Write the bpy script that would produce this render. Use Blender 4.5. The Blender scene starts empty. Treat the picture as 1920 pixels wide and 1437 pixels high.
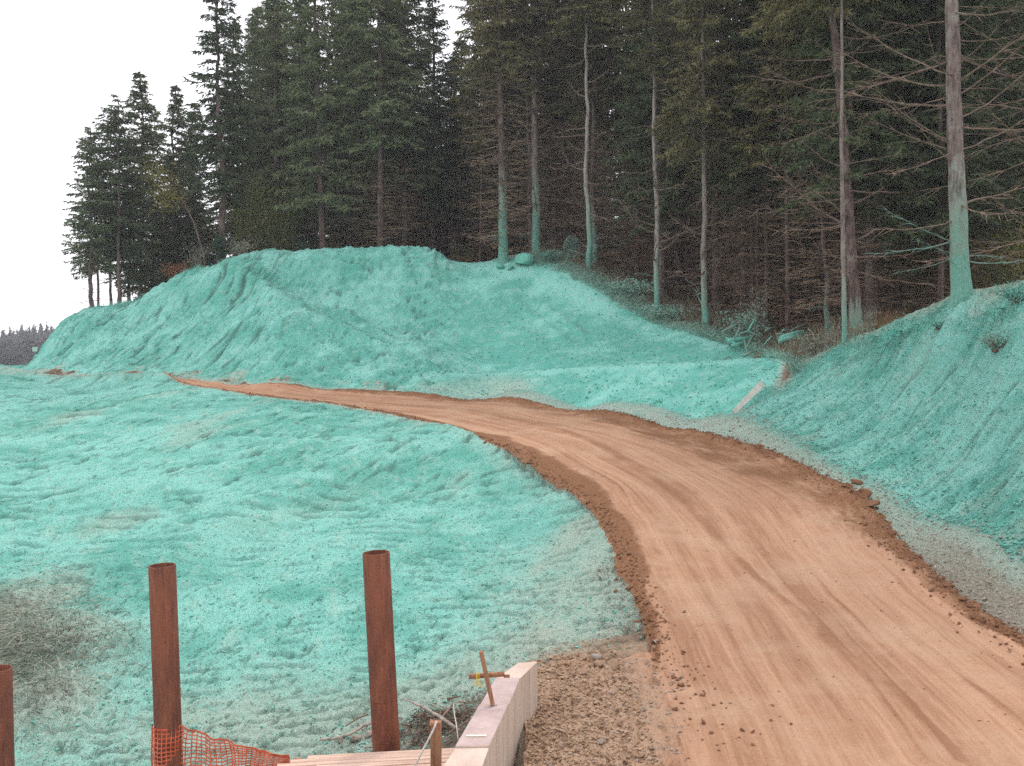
import bpy, math, random
import numpy as np
from mathutils import Vector, Matrix
random.seed(7)
rng = np.random.default_rng(7)

# ------------------------------------------------------------------ camera, sky, sun, exposure
SC = bpy.context.scene
COL = SC.collection
F, CX, HY, ZC = 2000.0, 960.0, 640.0, 3.8          # focal length and horizon in photo pixels, eye height in metres
cam_d = bpy.data.cameras.new('camera'); cam = bpy.data.objects.new('camera', cam_d); COL.objects.link(cam)
cam.location = (0, 0, ZC); cam.rotation_euler = (math.radians(90), 0, 0)
cam_d.sensor_width = 36; cam_d.lens = 36 * F / 1920; cam_d.shift_y = -(718.5 - HY) / 1920
cam_d.clip_start = 0.05; cam_d.clip_end = 5000
SC.camera = cam
SUN_EL, SUN_AZ = math.radians(50), math.radians(28)   # azimuth from +Y towards +X
w = bpy.data.worlds.new('World'); SC.world = w; w.use_nodes = True
nt = w.node_tree; nt.nodes.clear()
out = nt.nodes.new('ShaderNodeOutputWorld'); bg = nt.nodes.new('ShaderNodeBackground')
sky = nt.nodes.new('ShaderNodeTexSky'); sky.sky_type = 'NISHITA'; sky.sun_disc = False
sky.sun_elevation = SUN_EL; sky.sun_rotation = SUN_AZ; sky.dust_density = 3
mx = nt.nodes.new('ShaderNodeMix'); mx.data_type = 'RGBA'; mx.inputs['Factor'].default_value = 0.86
mx.inputs[7].default_value = (11.6, 11.5, 11.9, 1)       # the cloud layer of an overcast day
nt.links.new(sky.outputs[0], mx.inputs[6]); nt.links.new(mx.outputs[2], bg.inputs[0])
bg.inputs[1].default_value = 0.149
nt.links.new(bg.outputs[0], out.inputs[0])
sl = bpy.data.lights.new('sun', 'SUN'); sl.energy = 1.6; sl.angle = math.radians(11); sl.color = (1, .965, .92)
sun = bpy.data.objects.new('sun', sl); COL.objects.link(sun)
sd = Vector((math.sin(SUN_AZ) * math.cos(SUN_EL), math.cos(SUN_AZ) * math.cos(SUN_EL), math.sin(SUN_EL)))
sun.rotation_euler = sd.to_track_quat('Z', 'Y').to_euler()
SC.view_settings.view_transform = 'Standard'; SC.view_settings.look = 'None'
SC.view_settings.exposure = 0.14; SC.view_settings.gamma = 1.0
try:
    SC.view_settings.use_curve_mapping = False
except Exception:
    pass
SC.cycles.use_denoising = False
SC.cycles.max_bounces = 6; SC.cycles.diffuse_bounces = 3; SC.cycles.volume_bounces = 0
SC.cycles.transparent_max_bounces = 8

# ------------------------------------------------------------------ helpers
def at(px, py, d):
    return Vector(((px - CX) / F * d, d, ZC - (py - HY) / F * d))

def mesh_np(name, V, Fc, mats=(), smooth=False, parent=None):
    """V (n,3), Fc (m,k) all faces with k corners"""
    me = bpy.data.meshes.new(name)
    V = np.ascontiguousarray(V, dtype=np.float32); Fc = np.ascontiguousarray(Fc, dtype=np.int32)
    me.vertices.add(len(V)); me.vertices.foreach_set('co', V.ravel())
    k = Fc.shape[1]
    me.loops.add(Fc.size); me.loops.foreach_set('vertex_index', Fc.ravel())
    me.polygons.add(len(Fc)); me.polygons.foreach_set('loop_start', np.arange(len(Fc), dtype=np.int32) * k)
    me.update(calc_edges=True)
    me.polygons.foreach_set('use_smooth', np.full(len(Fc), smooth)); me.update()
    for m in (mats if isinstance(mats, (list, tuple)) else [mats]): me.materials.append(m)
    o = bpy.data.objects.new(name, me); COL.objects.link(o)
    if parent: o.parent = parent
    return o

class MB:
    """collects shapes into one mesh"""
    def __init__(s): s.v = []; s.f = []; s.m = []
    def add(s, V, Fc, mi=0):
        n = len(s.v); s.v += [tuple(p) for p in V]; s.f += [tuple(i + n for i in f) for f in Fc]; s.m += [mi] * len(Fc)
    def box(s, c, h, M=None, mi=0, jit=0):
        V = []
        for z in (-1, 1):
            for y in (-1, 1):
                for x in (-1, 1):
                    p = Vector((x * h[0] + random.uniform(-jit, jit), y * h[1] + random.uniform(-jit, jit), z * h[2] + random.uniform(-jit, jit)))
                    if M: p = M @ p
                    V.append(p + Vector(c))
        s.add(V, [(0, 2, 3, 1), (4, 5, 7, 6), (0, 1, 5, 4), (2, 6, 7, 3), (0, 4, 6, 2), (1, 3, 7, 5)], mi)
    def tube(s, pts, rad, n=8, cap=True, mi=0):
        pts = [Vector(p) for p in pts]
        rad = rad if isinstance(rad, (list, tuple)) else [rad] * len(pts)
        V = []; fr = None
        for i, p in enumerate(pts):
            t = (pts[min(i + 1, len(pts) - 1)] - pts[max(i - 1, 0)]).normalized()
            if fr is None:
                fr = t.orthogonal().normalized()
            fr = (fr - t * fr.dot(t)).normalized(); b = t.cross(fr)
            for k in range(n):
                a = 2 * math.pi * k / n
                V.append(p + (fr * math.cos(a) + b * math.sin(a)) * rad[i])
        Fc = []
        for i in range(len(pts) - 1):
            for k in range(n):
                k2 = (k + 1) % n
                Fc.append((i * n + k, i * n + k2, (i + 1) * n + k2, (i + 1) * n + k))
        if cap:
            Fc.append(tuple(reversed(range(n)))); Fc.append(tuple((len(pts) - 1) * n + k for k in range(n)))
        s.add(V, Fc, mi)
    def build(s, name, mats, parent=None, smooth=False, bevel=0):
        me = bpy.data.meshes.new(name); me.from_pydata(s.v, [], s.f); me.update()
        for m in (mats if isinstance(mats, (list, tuple)) else [mats]): me.materials.append(m)
        me.polygons.foreach_set('material_index', s.m)
        me.polygons.foreach_set('use_smooth', [smooth] * len(s.f))
        o = bpy.data.objects.new(name, me); COL.objects.link(o)
        if parent: o.parent = parent
        if bevel:
            b = o.modifiers.new('bevel', 'BEVEL'); b.width = bevel; b.segments = 2; b.limit_method = 'ANGLE'
        return o

def tag(o, label, cat, group=None, kind=None):
    o['label'] = label; o['category'] = cat
    if group: o['group'] = group
    if kind: o['kind'] = kind
    return o
def empty(name, loc, label=None, cat=None, group=None):
    o = bpy.data.objects.new(name, None); COL.objects.link(o); o.location = loc; o.empty_display_size = .2
    if label: tag(o, label, cat, group)
    return o
def structure(o, label=None):
    o['kind'] = 'structure'
    if label: o['label'] = label
    return o

def hsh(ix, iy, seed):
    h = (ix.astype(np.int64) * 374761393 + iy.astype(np.int64) * 668265263 + seed * 1442695041) & 0xFFFFFFFF
    h = ((h ^ (h >> 13)) * 1274126177) & 0xFFFFFFFF
    h = h ^ (h >> 16)
    return (h & 0xFFFF).astype(np.float32) / 32767.5 - 1
def vn(x, y, seed=0):
    ix = np.floor(x); iy = np.floor(y); fx = (x - ix).astype(np.float32); fy = (y - iy).astype(np.float32)
    fx = fx * fx * (3 - 2 * fx); fy = fy * fy * (3 - 2 * fy)
    ix = ix.astype(np.int64); iy = iy.astype(np.int64)
    a = hsh(ix, iy, seed); b = hsh(ix + 1, iy, seed); c = hsh(ix, iy + 1, seed); d = hsh(ix + 1, iy + 1, seed)
    return (a + (b - a) * fx) * (1 - fy) + (c + (d - c) * fx) * fy
def fbm(x, y, seed=0, o=3):
    r = 0; a = 1; s = 0
    for i in range(o):
        r = r + vn(x * 2 ** i + 17.3 * i, y * 2 ** i - 9.1 * i, seed + i) * a; s += a; a *= .5
    return r / s
def sst(a, b, x):
    t = np.clip((x - a) / (b - a), 0, 1); return t * t * (3 - 2 * t)

# ------------------------------------------------------------------ materials
def nmat(name):
    m = bpy.data.materials.new(name); m.use_nodes = True
    nt = m.node_tree; b = nt.nodes['Principled BSDF']
    b.inputs['Specular IOR Level'].default_value = .25
    return m, nt, b
class NT:
    def __init__(s, nt): s.nt = nt
    def n(s, t, **k):
        x = s.nt.nodes.new(t)
        for a, v in k.items(): setattr(x, a, v)
        return x
    def l(s, a, b): s.nt.links.new(a, b)
    def attr(s, name): return s.n('ShaderNodeAttribute', attribute_name=name)
    def coord(s): return s.n('ShaderNodeTexCoord').outputs['Object']
    def mapping(s, v, scale=(1, 1, 1), rot=(0, 0, 0)):
        m = s.n('ShaderNodeMapping'); m.inputs['Scale'].default_value = scale; m.inputs['Rotation'].default_value = rot
        s.l(v, m.inputs[0]); return m.outputs[0]
    def noise(s, v, scale, detail=3, rough=.55, dist=0):
        x = s.n('ShaderNodeTexNoise'); x.inputs['Scale'].default_value = scale; x.inputs['Detail'].default_value = detail
        x.inputs['Roughness'].default_value = rough; x.inputs['Distortion'].default_value = dist
        if v is not None: s.l(v, x.inputs['Vector'])
        return x.outputs['Fac']
    def rng(s, v, a, b, c=0, d=1):
        x = s.n('ShaderNodeMapRange'); x.interpolation_type = 'SMOOTHSTEP'
        for i, q in enumerate((a, b, c, d)): x.inputs[i + 1].default_value = q
        s.l(v, x.inputs[0]); return x.outputs[0]
    def math(s, op, a, b=None, c=None):
        x = s.n('ShaderNodeMath', operation=op)
        for i, q in enumerate((a, b, c)):
            if q is None: continue
            if isinstance(q, (int, float)): x.inputs[i].default_value = q
            else: s.l(q, x.inputs[i])
        return x.outputs[0]
    def mix(s, f, a, b, blend='MIX'):
        x = s.n('ShaderNodeMix', data_type='RGBA', blend_type=blend)
        for i, q in ((0, f), (6, a), (7, b)):
            if isinstance(q, (int, float)): x.inputs[i].default_value = q
            elif isinstance(q, tuple): x.inputs[i].default_value = (*q, 1)
            else: s.l(q, x.inputs[i])
        return x.outputs[2]
    def bump(s, h, strength, dist, prev=None):
        x = s.n('ShaderNodeBump'); x.inputs['Strength'].default_value = strength; x.inputs['Distance'].default_value = dist
        s.l(h, x.inputs['Height'])
        if prev is not None: s.l(prev, x.inputs['Normal'])
        return x.outputs[0]

TEAL = (.115, .50, .385); PALE = (.30, .54, .44)
def ground_material(name, ang, st):
    m, nt, b = nmat(name); q = NT(nt)
    P0 = q.coord(); P = q.mapping(q.mapping(P0, rot=(0, 0, math.radians(ang))), (st, 1, 1))
    cov = q.attr('cov').outputs['Fac']; tone = q.attr('tone').outputs['Fac']; pit = q.attr('pit').outputs['Fac']
    dirt = q.attr('dirt').outputs['Color']; rg = q.attr('rgh').outputs['Fac']
    n1 = q.noise(P0, 1.1, 4, .6); n2 = q.noise(P, 13, 5, .74); n3 = q.noise(P, 30, 4, .7); n4 = q.noise(P, 85, 2, .6); n5 = q.noise(P, 3.2, 5, .7)
    d1 = q.mix(q.rng(n2, .3, .7), q.mix(.32, dirt, (.02, .012, .008)), dirt)
    d1 = q.mix(q.math('MULTIPLY', q.rng(n4, .55, .75), .5), d1, q.mix(.5, dirt, (.6, .48, .36)))
    t = q.math('ADD', tone, q.math('MULTIPLY_ADD', n1, 1.7, -.85))
    t = q.math('ADD', t, q.math('MULTIPLY_ADD', n3, .8, -.4))
    mul = q.mix(q.rng(t, .1, .9), (.128, .425, .345), (.255, .60, .515))
    mul = q.mix(q.math('MULTIPLY', q.rng(n5, .50, .68), .45), mul, (.42, .62, .53))
    c1 = q.math('ADD', cov, q.math('MULTIPLY_ADD', n2, .5, -.25))
    c1 = q.math('ADD', c1, q.math('MULTIPLY_ADD', n3, .8, -.4))
    c1 = q.math('ADD', c1, q.math('MULTIPLY_ADD', n4, .5, -.25))
    f = q.rng(c1, .25, .85)
    grey = q.mix(.72, d1, (.44, .60, .50))
    c2 = q.mix(q.rng(c1, -.12, .24), d1, grey)
    colr = q.mix(f, c2, mul)
    # dark specks in low spots: small shadows painted in, with soil the spray missed
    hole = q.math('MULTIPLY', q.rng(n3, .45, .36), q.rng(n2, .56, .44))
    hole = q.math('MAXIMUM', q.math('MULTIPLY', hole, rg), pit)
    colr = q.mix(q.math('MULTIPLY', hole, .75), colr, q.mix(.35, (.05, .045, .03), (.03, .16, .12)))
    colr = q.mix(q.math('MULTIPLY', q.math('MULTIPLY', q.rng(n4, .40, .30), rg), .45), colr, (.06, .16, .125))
    q.l(colr, b.inputs['Base Color']); b.inputs['Roughness'].default_value = .95
    b.inputs['Specular IOR Level'].default_value = .1
    nb = q.bump(n2, .9, .055); nb = q.bump(n3, 1.0, .06, nb); nb = q.bump(n4, .7, .014, nb)
    for x in nt.nodes:
        if x.type == 'BUMP': q.l(q.math('MULTIPLY', rg, x.inputs['Strength'].default_value), x.inputs['Strength'])
    q.l(nb, b.inputs['Normal'])
    return m
def road_material():
    m, nt, b = nmat('graded_dirt'); q = NT(nt)
    P = q.coord()
    uv = q.attr('ruv').outputs['Vector']      # x: metres across, y: metres along
    loose = q.attr('loose').outputs['Fac']; grit = q.attr('grit').outputs['Fac']
    s1 = q.noise(q.mapping(uv, (2.4, .10, 1)), 1, 6, .72, .5); s2 = q.noise(q.mapping(uv, (15, .5, 1)), 1, 5, .75, .5)
    n0 = q.noise(P, .8, 3, .6); n2 = q.noise(P, 6, 5, .68); n3 = q.noise(P, 28, 3, .65); n4 = q.noise(P, 90, 2, .6)
    t = q.math('ADD', q.math('MULTIPLY', s1, .65), q.math('MULTIPLY', s2, .35))
    c = q.mix(q.rng(t, .36, .64), (.295, .150, .086), (.475, .278, .175))
    c = q.mix(q.math('MULTIPLY', q.rng(n0, .42, .68), .5), c, (.465, .305, .20))
    c = q.mix(q.math('MULTIPLY', q.rng(n2, .52, .70), .45), c, (.36, .185, .10))
    c = q.mix(q.math('MULTIPLY', q.rng(n3, .56, .70), .35), c, (.30, .155, .085)); c = q.mix(q.math('MULTIPLY', q.rng(n3, .42, .30), .3), c, (.55, .39, .275))
    tk = q.math('ADD', q.attr('track').outputs['Fac'], q.math('MULTIPLY_ADD', n2, .7, -.35))
    c = q.mix(q.math('MULTIPLY', q.rng(tk, .15, .95), .8), c, (.25, .12, .065))
    s3 = q.noise(q.mapping(uv, (5, 1.3, 1)), 1, 5, .75, .3)
    lo = q.math('ADD', loose, q.math('ADD', q.math('MULTIPLY_ADD', s3, .9, -.45), q.math('MULTIPLY_ADD', n2, .4, -.2)))
    lc = q.mix(q.rng(n3, .3, .7), (.145, .068, .034), (.265, .130, .066))
    c = q.mix(q.rng(lo, .28, .78), c, lc)
    g = q.math('ADD', grit, q.math('MULTIPLY_ADD', n3, 1.0, -.5))
    gc = q.mix(q.rng(n4, .35, .68), (.20, .12, .075), (.48, .36, .26))
    c = q.mix(q.math('MULTIPLY', q.rng(g, .3, .8), .8), c, gc)
    q.l(c, b.inputs['Base Color']); b.inputs['Roughness'].default_value = .93; b.inputs['Specular IOR Level'].default_value = .12
    nb = q.bump(s2, .4, .03); nb = q.bump(n2, .6, .05, nb); nb = q.bump(n3, .8, .022, nb); nb = q.bump(n4, .5, .008, nb)
    q.l(nb, b.inputs['Normal'])
    return m
M_GROUND = ground_material('sprayed_earth', 21, 1.0)
M_EMB = ground_material('sprayed_embankment', 69, .42); M_CUT = ground_material('sprayed_cut_slope', -18, .38); M_HILL = ground_material('sprayed_hillside', -55, .62)
M_ROAD = road_material()

# ------------------------------------------------------------------ the lie of the land
ZR_D = [0, 9.5, 14.3, 21.4, 24.9, 30.3, 35.4, 40, 43, 47, 54, 70]
ZR_Z = [0, 0, .15, .70, 1.0, 1.3, 1.5, 1.7, 1.85, 2.1, 2.2, 1.5]
_dd = np.linspace(2, 60, 4000); _py = HY + (ZC - np.interp(_dd, ZR_D, ZR_Z)) / _dd * F
def d_road(py): return float(np.interp(-py, -_py, _dd))
LEFT = [(1320, 1640), (1290, 1437), (1225, 1250), (1205, 1170), (1160, 1060), (1130, 990), (1070, 925), (985, 868), (900, 825), (800, 795), (700, 773), (600, 756), (500, 745), (400, 729), (310, 714)]
RIGHT = [(2900, 1640), (2250, 1437), (2050, 1280), (1920, 1200), (1800, 1120), (1700, 1030), (1625, 935), (1480, 862), (1400, 835), (1300, 808), (1100, 772), (900, 752), (700, 733), (560, 722), (310, 711)]
Ld = [1.0] + [d_road(p[1]) for p in LEFT] + [55, 75]; Lp = [1335] + [p[0] for p in LEFT] + [-60, -500]
Rd = [1.0] + [d_road(p[1]) for p in RIGHT] + [54.5, 66]; Rp = [4200] + [p[0] for p in RIGHT] + [20, -400]
CP = []
for dd_, pp in zip(Ld[1:-2], Lp[1:-2]): CP.append((pp, dd_, float(np.interp(dd_, ZR_D, ZR_Z))))
for dd_, pp in zip(Rd[2:-2], Rp[2:-2]): CP.append((pp, dd_, float(np.interp(dd_, ZR_D, ZR_Z))))
for dd_ in (2, 4, 6.5): CP += [(1335, dd_, 0), (2900, dd_, 0), (2000, dd_, 0)]
for dd_ in (12, 16, 20, 25, 30, 36): CP.append((float(np.interp(dd_, Ld, Lp) * .5 + np.interp(dd_, Rd, Rp) * .5), dd_, float(np.interp(dd_, ZR_D, ZR_Z)) + .03))
def C(*pts):
    for px, py, d in pts: CP.append((px, d, ZC - (py - HY) / F * d))
# left embankment
for px, rows in {
    -350: [(672, 62), (720, 45), (800, 34), (900, 26), (1000, 21), (1150, 16), (1300, 13.3), (1437, 11.3), (1900, 7.6)],
    0: [(690, 60), (700, 52), (745, 43), (800, 36), (900, 27.5), (1000, 22), (1100, 18.5), (1200, 16), (1300, 14), (1437, 12), (1900, 7.8)],
    150: [(701, 53), (750, 42), (800, 35.4), (900, 27)],
    300: [(714, 46.6), (750, 40), (800, 34), (900, 26.5), (1000, 21.5), (1100, 17.8), (1200, 15.4), (1300, 13.5), (1437, 11.5), (1900, 7.7)],
    500: [(800, 32), (900, 25.7)],
    700: [(830, 29), (900, 25), (1000, 20.3), (1100, 16.8), (1200, 14.6), (1300, 12.8), (1437, 10.9), (1900, 7.4)],
    900: [(900, 24.4)],
    1000: [(920, 23), (1000, 19.8), (1100, 16.2), (1200, 13.7)],
    900.5: [(1300, 12.0)]}.items():
    C(*[(px, a, b) for a, b in rows])
C((1010, 1300, 11.45), (992, 1400, 10.3), (1100, 1400, 9.95), (1050, 1437, 9.45), (1080, 1240, 12.7), (960, 1437, 10.1), (820, 1437, 10.3), (900, 1437, 10.2))
CP += [(960, 5, -.5), (300, 4, -1.0), (-400, 4, -1.2), (960, 2, -.4), (0, 2, -1), (-1200, 10, -1.2), (-1200, 25, -.5), (-1200, 60, 0)]
# mound: toe, face, top
C((90, 691, 55), (200, 699, 51.5), (330, 705, 48.8), (450, 714, 47), (600, 721, 44.8), (760, 733, 41.6))
C((150, 640, 57), (250, 640, 55.2), (350, 640, 53), (350, 580, 56.4), (450, 560, 55.2), (450, 640, 50.4), (560, 660, 48), (540, 600, 51), (500, 542, 54.6), (445, 503, 57))
C((600, 680, 46.8), (700, 690, 45.2), (780, 690, 44.6), (700, 620, 49.4), (780, 655, 47), (600, 590, 52.6), (600, 540, 55.6), (700, 560, 54.6), (700, 510, 56), (800, 560, 53.6), (800, 520, 55), (520, 505, 57.3))
C((75, 689, 56.5), (105, 640, 58.4), (130, 602, 60), (160, 585, 61), (230, 578, 61), (340, 522, 60), (430, 495, 58.6), (520, 489, 58), (600, 487, 57.6), (700, 484, 57.2), (812, 484, 56.6), (853, 504, 56))
C((20, 690, 58.5), (55, 688, 59.5), (0, 692, 64), (60, 700, 64), (20, 702, 68), (95, 690, 67), (115, 655, 66), (-60, 697, 64))
# bowl to the right of the mound
C((900, 640, 49.8), (900, 560, 53), (900, 700, 45.4), (1000, 560, 52.6), (1000, 640, 48.2), (1100, 600, 49), (1100, 650, 45.6), (1200, 640, 45.4), (1300, 660, 42.2), (1000, 697, 43), (1150, 690, 41))
C((945, 491, 56), (985, 490, 55.6), (1050, 507, 54), (1100, 530, 52.2), (1150, 556, 50.4), (1200, 588, 48.4), (1300, 624, 45), (1400, 650, 42))
# low berm
C((900, 745, 40), (1100, 763, 36.4), (1300, 783, 32.4), (840, 710, 43), (1000, 706, 40.2), (1150, 699, 38.5), (1300, 690, 36.6), (1420, 687, 35.6))
C((1000, 703, 41.7), (1150, 695, 40.1), (1300, 687, 38.8), (1430, 680, 38.6))
# right bank
C((1380, 776, 30.8), (1500, 832, 26.4), (1610, 890, 23.2), (1720, 960, 20.5), (1900, 1050, 16.3), (2200, 1130, 13.4), (2600, 1250, 11.2))
C((1430, 740, 31.5), (1520, 770, 28.5), (1600, 740, 28.3), (1700, 740, 26.3), (1700, 860, 23), (1800, 800, 22.8), (1800, 680, 25.4), (1920, 800, 20.6), (1920, 930, 18), (1920, 680, 22.4), (2200, 900, 15.6), (2200, 700, 18))
C((1480, 714, 32.2), (1560, 662, 31.6), (1590, 647, 31.4), (1690, 610, 29), (1790, 572, 27), (1920, 545, 24.6), (2100, 520, 22.3), (2400, 500, 19.5), (2900, 500, 16))
CP += [(2100, 40, 4.9), (2300, 24.5, 5.0), (2600, 30, 5.2), (3200, 25, 5.4), (3200, 60, 7)]
# forest floor behind
C((1920, 585, 30), (1790, 590, 31), (1690, 612, 34), (1590, 638, 37), (1480, 662, 38.5), (1450, 650, 42), (1600, 610, 44), (1750, 590, 45), (1920, 580, 45))
C((1200, 545, 60), (1150, 500, 63), (1300, 565, 58), (1450, 600, 52), (1010, 478, 62), (1000, 470, 70), (1150, 480, 75), (1350, 520, 75), (1600, 570, 65), (1900, 555, 65))
CP += [(900, 150, 17), (1300, 150, 19), (2000, 150, 20), (600, 65, 7.4), (750, 66, 7.4), (870, 63, 7.3), (400, 66, 6.8), (220, 68, 5.3), (600, 100, 5), (200, 90, 2), (0, 90, -1), (-400, 90, -2), (900, 100, 8), (1300, 110, 10.5), (1900, 110, 11), (2600, 110, 12)]
for dd_, zl, zr in ((200, -5, 22), (330, -4, 26), (420, 2, 28), (700, 6, 30), (2000, 8, 30)):
    for px in (-1300, -400, 0, 300): CP.append((px, dd_, zl))
    for px in (900, 1600, 2600, 3200): CP.append((px, dd_, zr))
CP = np.array(CP, float)
def tps_uv(px, d): return (px - CX) / 900.0, np.log(d) * 1.25
_u, _v = tps_uv(CP[:, 0], CP[:, 1]); _z = CP[:, 2]; _n = len(_z)
def ker(r2): return .5 * r2 * np.log(r2 + 1e-12)
_K = ker((_u[:, None] - _u[None]) ** 2 + (_v[:, None] - _v[None]) ** 2) + np.eye(_n) * 2e-5
_P = np.stack([np.ones(_n), _u, _v], 1)
_A = np.block([[_K, _P], [_P.T, np.zeros((3, 3))]])
_w = np.linalg.solve(_A, np.concatenate([_z, np.zeros(3)]))
def zbase_raw(px, d):
    sh = np.shape(px); px = np.clip(np.ravel(px), -1300, 3200); d = np.clip(np.ravel(d), 2, 2000)
    u, v = tps_uv(px, d); r = np.empty(len(u))
    for i in range(0, len(u), 20000):
        s = slice(i, i + 20000)
        r[s] = ker((u[s, None] - _u[None]) ** 2 + (v[s, None] - _v[None]) ** 2) @ _w[:_n] + _w[_n] + _w[_n + 1] * u[s] + _w[_n + 2] * v[s]
    return r.reshape(sh)
TOE = np.array([(-400, 66), (60, 57), (90, 55), (200, 51.5), (330, 48.8), (450, 47), (600, 44.8), (760, 41.6), (900, 40), (1100, 36.4), (1300, 32.4), (1380, 30.8), (1500, 26.4), (1610, 23.2), (1720, 20.5), (1900, 16.3), (2200, 13.4), (2600, 11.2), (4200, 7)], float)
TOP = np.array([(-400, 75), (60, 60), (130, 61), (230, 61.4), (340, 60.4), (430, 59), (600, 58), (812, 57), (853, 56.4), (985, 56), (1050, 54), (1100, 52.2), (1150, 50.4), (1200, 48.4), (1300, 45), (1400, 42), (1450, 38), (1485, 33.2), (1560, 32), (1690, 29.3), (1790, 27.4), (1920, 25), (2100, 22.6), (2400, 19.7), (4200, 14)], float)
def toe(px): return np.interp(px, TOE[:, 0], TOE[:, 1])
def top(px): return np.interp(px, TOP[:, 0], TOP[:, 1])
def roadt(px, d):
    l = np.interp(d, Ld, Lp); r = np.interp(d, Rd, Rp); return (px - l) / np.maximum(r - l, 1)
def zg(x, y):
    """ground height (without the small relief) at a world point"""
    return float(zbase_raw(np.array([x / y * F + CX]), np.array([y]))[0])
def onground(px, d, sink=0.0):
    x = (px - CX) / F * d
    return Vector((x, d, float(zbase_raw(np.array([float(px)]), np.array([float(d)]))[0]) - sink))

# ------------------------------------------------------------------ terrain sheet
def build_terrain():
    cols = np.concatenate([np.linspace(-1500, -420, 22)[:-1], np.linspace(-420, -120, 60)[:-1], np.linspace(-120, 2040, 760), np.linspace(2040, 2500, 90)[1:], np.linspace(2500, 3400, 20)[1:]])
    rows = [1.2]
    while rows[-1] < 1500:
        d = rows[-1]
        k = .05 if d < 7.5 else .0024 if d < 38 else .0016 if d < 62 else .008 if d < 80 else .05
        rows.append(d * (1 + k))
    rows = np.array(rows)
    nc, nr = len(cols), len(rows)
    # base surface on a coarser lattice, then bilinear
    ci = np.unique(np.concatenate([cols[:22], np.linspace(-420, 2500, 330), cols[-20:]]))
    ri = np.unique(np.concatenate([rows[::4], rows[-1:]]))
    zc = zbase_raw(*np.meshgrid(ci, ri))
    fi = np.clip(np.searchsorted(ci, cols) - 1, 0, len(ci) - 2); ft = (cols - ci[fi]) / (ci[fi + 1] - ci[fi])
    gi = np.clip(np.searchsorted(ri, rows) - 1, 0, len(ri) - 2); gt = (rows - ri[gi]) / (ri[gi + 1] - ri[gi])
    a = zc[gi][:, fi] * (1 - ft) + zc[gi][:, fi + 1] * ft
    b = zc[gi + 1][:, fi] * (1 - ft) + zc[gi + 1][:, fi + 1] * ft
    Z = a * (1 - gt[:, None]) + b * gt[:, None]
    PX, D = np.meshgrid(cols, rows); X = (PX - CX) / F * D; Y = D
    P = np.stack([X, Y, Z], -1)
    du = np.gradient(P, axis=1); dv = np.gradient(P, axis=0)
    N = np.cross(du, dv); N /= np.linalg.norm(N, axis=-1, keepdims=True)
    X32, Y32 = X, Y
    T = roadt(PX, D)
    Lx = (np.interp(D, Ld, Lp) - CX) / F * D; Rx = (np.interp(D, Rd, Rp) - CX) / F * D
    # distance-like measures (metres) from the road edges
    inroad = (T > 0) & (T < 1) & (D < 55)
    PYv = HY + (ZC - Z) / D * F
    tp = top(PX); to = toe(PX)
    tn = tp + fbm(X * .8, Y * .8, 41) * 1.2 + 2.2 * sst(380, 450, PX) * sst(960, 900, PX)
    forest = (D > tn) & (PX > -100)
    face = (D > to) & ~forest                    # mound / bowl / berm / bank faces
    # edge noise for the road
    en = fbm(X * 1.2, Y * 1.2, 5) * .12 + fbm(X * 6, Y * 6, 6) * .10
    dl = X + en - Lx; dr = Rx - X + fbm(X * 1.3, Y * 1.3, 8) * .3      # >0 inside the road
    # for the far reach, where the road runs across the view, use depth distances
    ldist = np.interp(PX, np.array(Lp)[::-1], np.array(Ld)[::-1]); rdist = np.interp(PX, np.array(Rp)[::-1], np.array(Rd)[::-1])
    dl = np.where(dl > 0, np.minimum(dl, np.maximum(D - ldist, 0) * .8 + en * .3 + .02), np.maximum(dl, (D - ldist) * .8))
    dr = np.where(dr > 0, np.minimum(dr, np.maximum(rdist - D, 0) * .8 + .02), np.maximum(dr, (rdist - D) * .8))
    road = (dl > 0) & (dr > 0) & (D < 54) & (D > 1) & (PX > 305)
    shoulder = .30 * np.exp(-((D - ldist) / 1.2) ** 2) * sst(345, 300, PX) * (PX > -400)
    disp = np.zeros_like(Z)
    dust = sst(to + .45, to - 1.2, D) * (T > 1) * sst(820, 960, PX) * sst(1420, 1330, PX) * (PX < 1440)
    green = ~road & ~forest
    gf = green.astype(np.float32)
    far = sst(30, 60, D)
    # general lumps
    lump = fbm(X * .45, Y * .45, 1, 3) * .10 + fbm(X * 1.7, Y * 1.7, 2, 3) * .05
    disp += lump * np.where(road, .15, np.where(T <= 0, .15 + .3 * sst(0, -.12, T), np.where(PX > 1400, .45, .9)))
    al_ = .36 * X + .93 * Y; ac_ = .93 * X - .36 * Y
    disp += shoulder
    clod = np.where(T <= 0, fbm(ac_ * 11, al_ * 4.5, 3, 3), fbm(X * 6, Y * 5, 3, 3)); fine = fbm(X * 17, Y * 14, 4, 2)
    left = green & (T <= 0); lf = left.astype(np.float32)
    bank = face & (PX > 1380 + (776 - PYv) * 1.30 + fbm(X * 2, Y * 2, 16) * 8) & (PX > 1370); mw = sst(905, 790, PX + fbm(X, Y, 15) * 12); mound = (face & ~bank) * mw; bowl = (face & ~bank) * (1 - mw)
    # --- left embankment: cleat rows and clods
    wob = fbm(X * .35, Y * .35, 9) * 1.5
    dq = D + .10 * X + wob * .16; ph = (14 ** 1.6 / .33) * -(np.maximum(dq, 6) ** -.6) / .6; ridge = np.sin(ph * 2 * np.pi + fbm(X * .6, Y * .5, 10) * 1.8 + vn(X * 3.5, Y * 2, 19) * .7); rsp = .33 * (D / 14) ** 1.6; groove = (.5 + .5 * ridge) ** 4; seg = sst(-.25, .35, vn(ac_ * 3.2 / (D / 14), dq * 3.0 / (D / 14) ** 1.6, 17) + .1)
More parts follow.
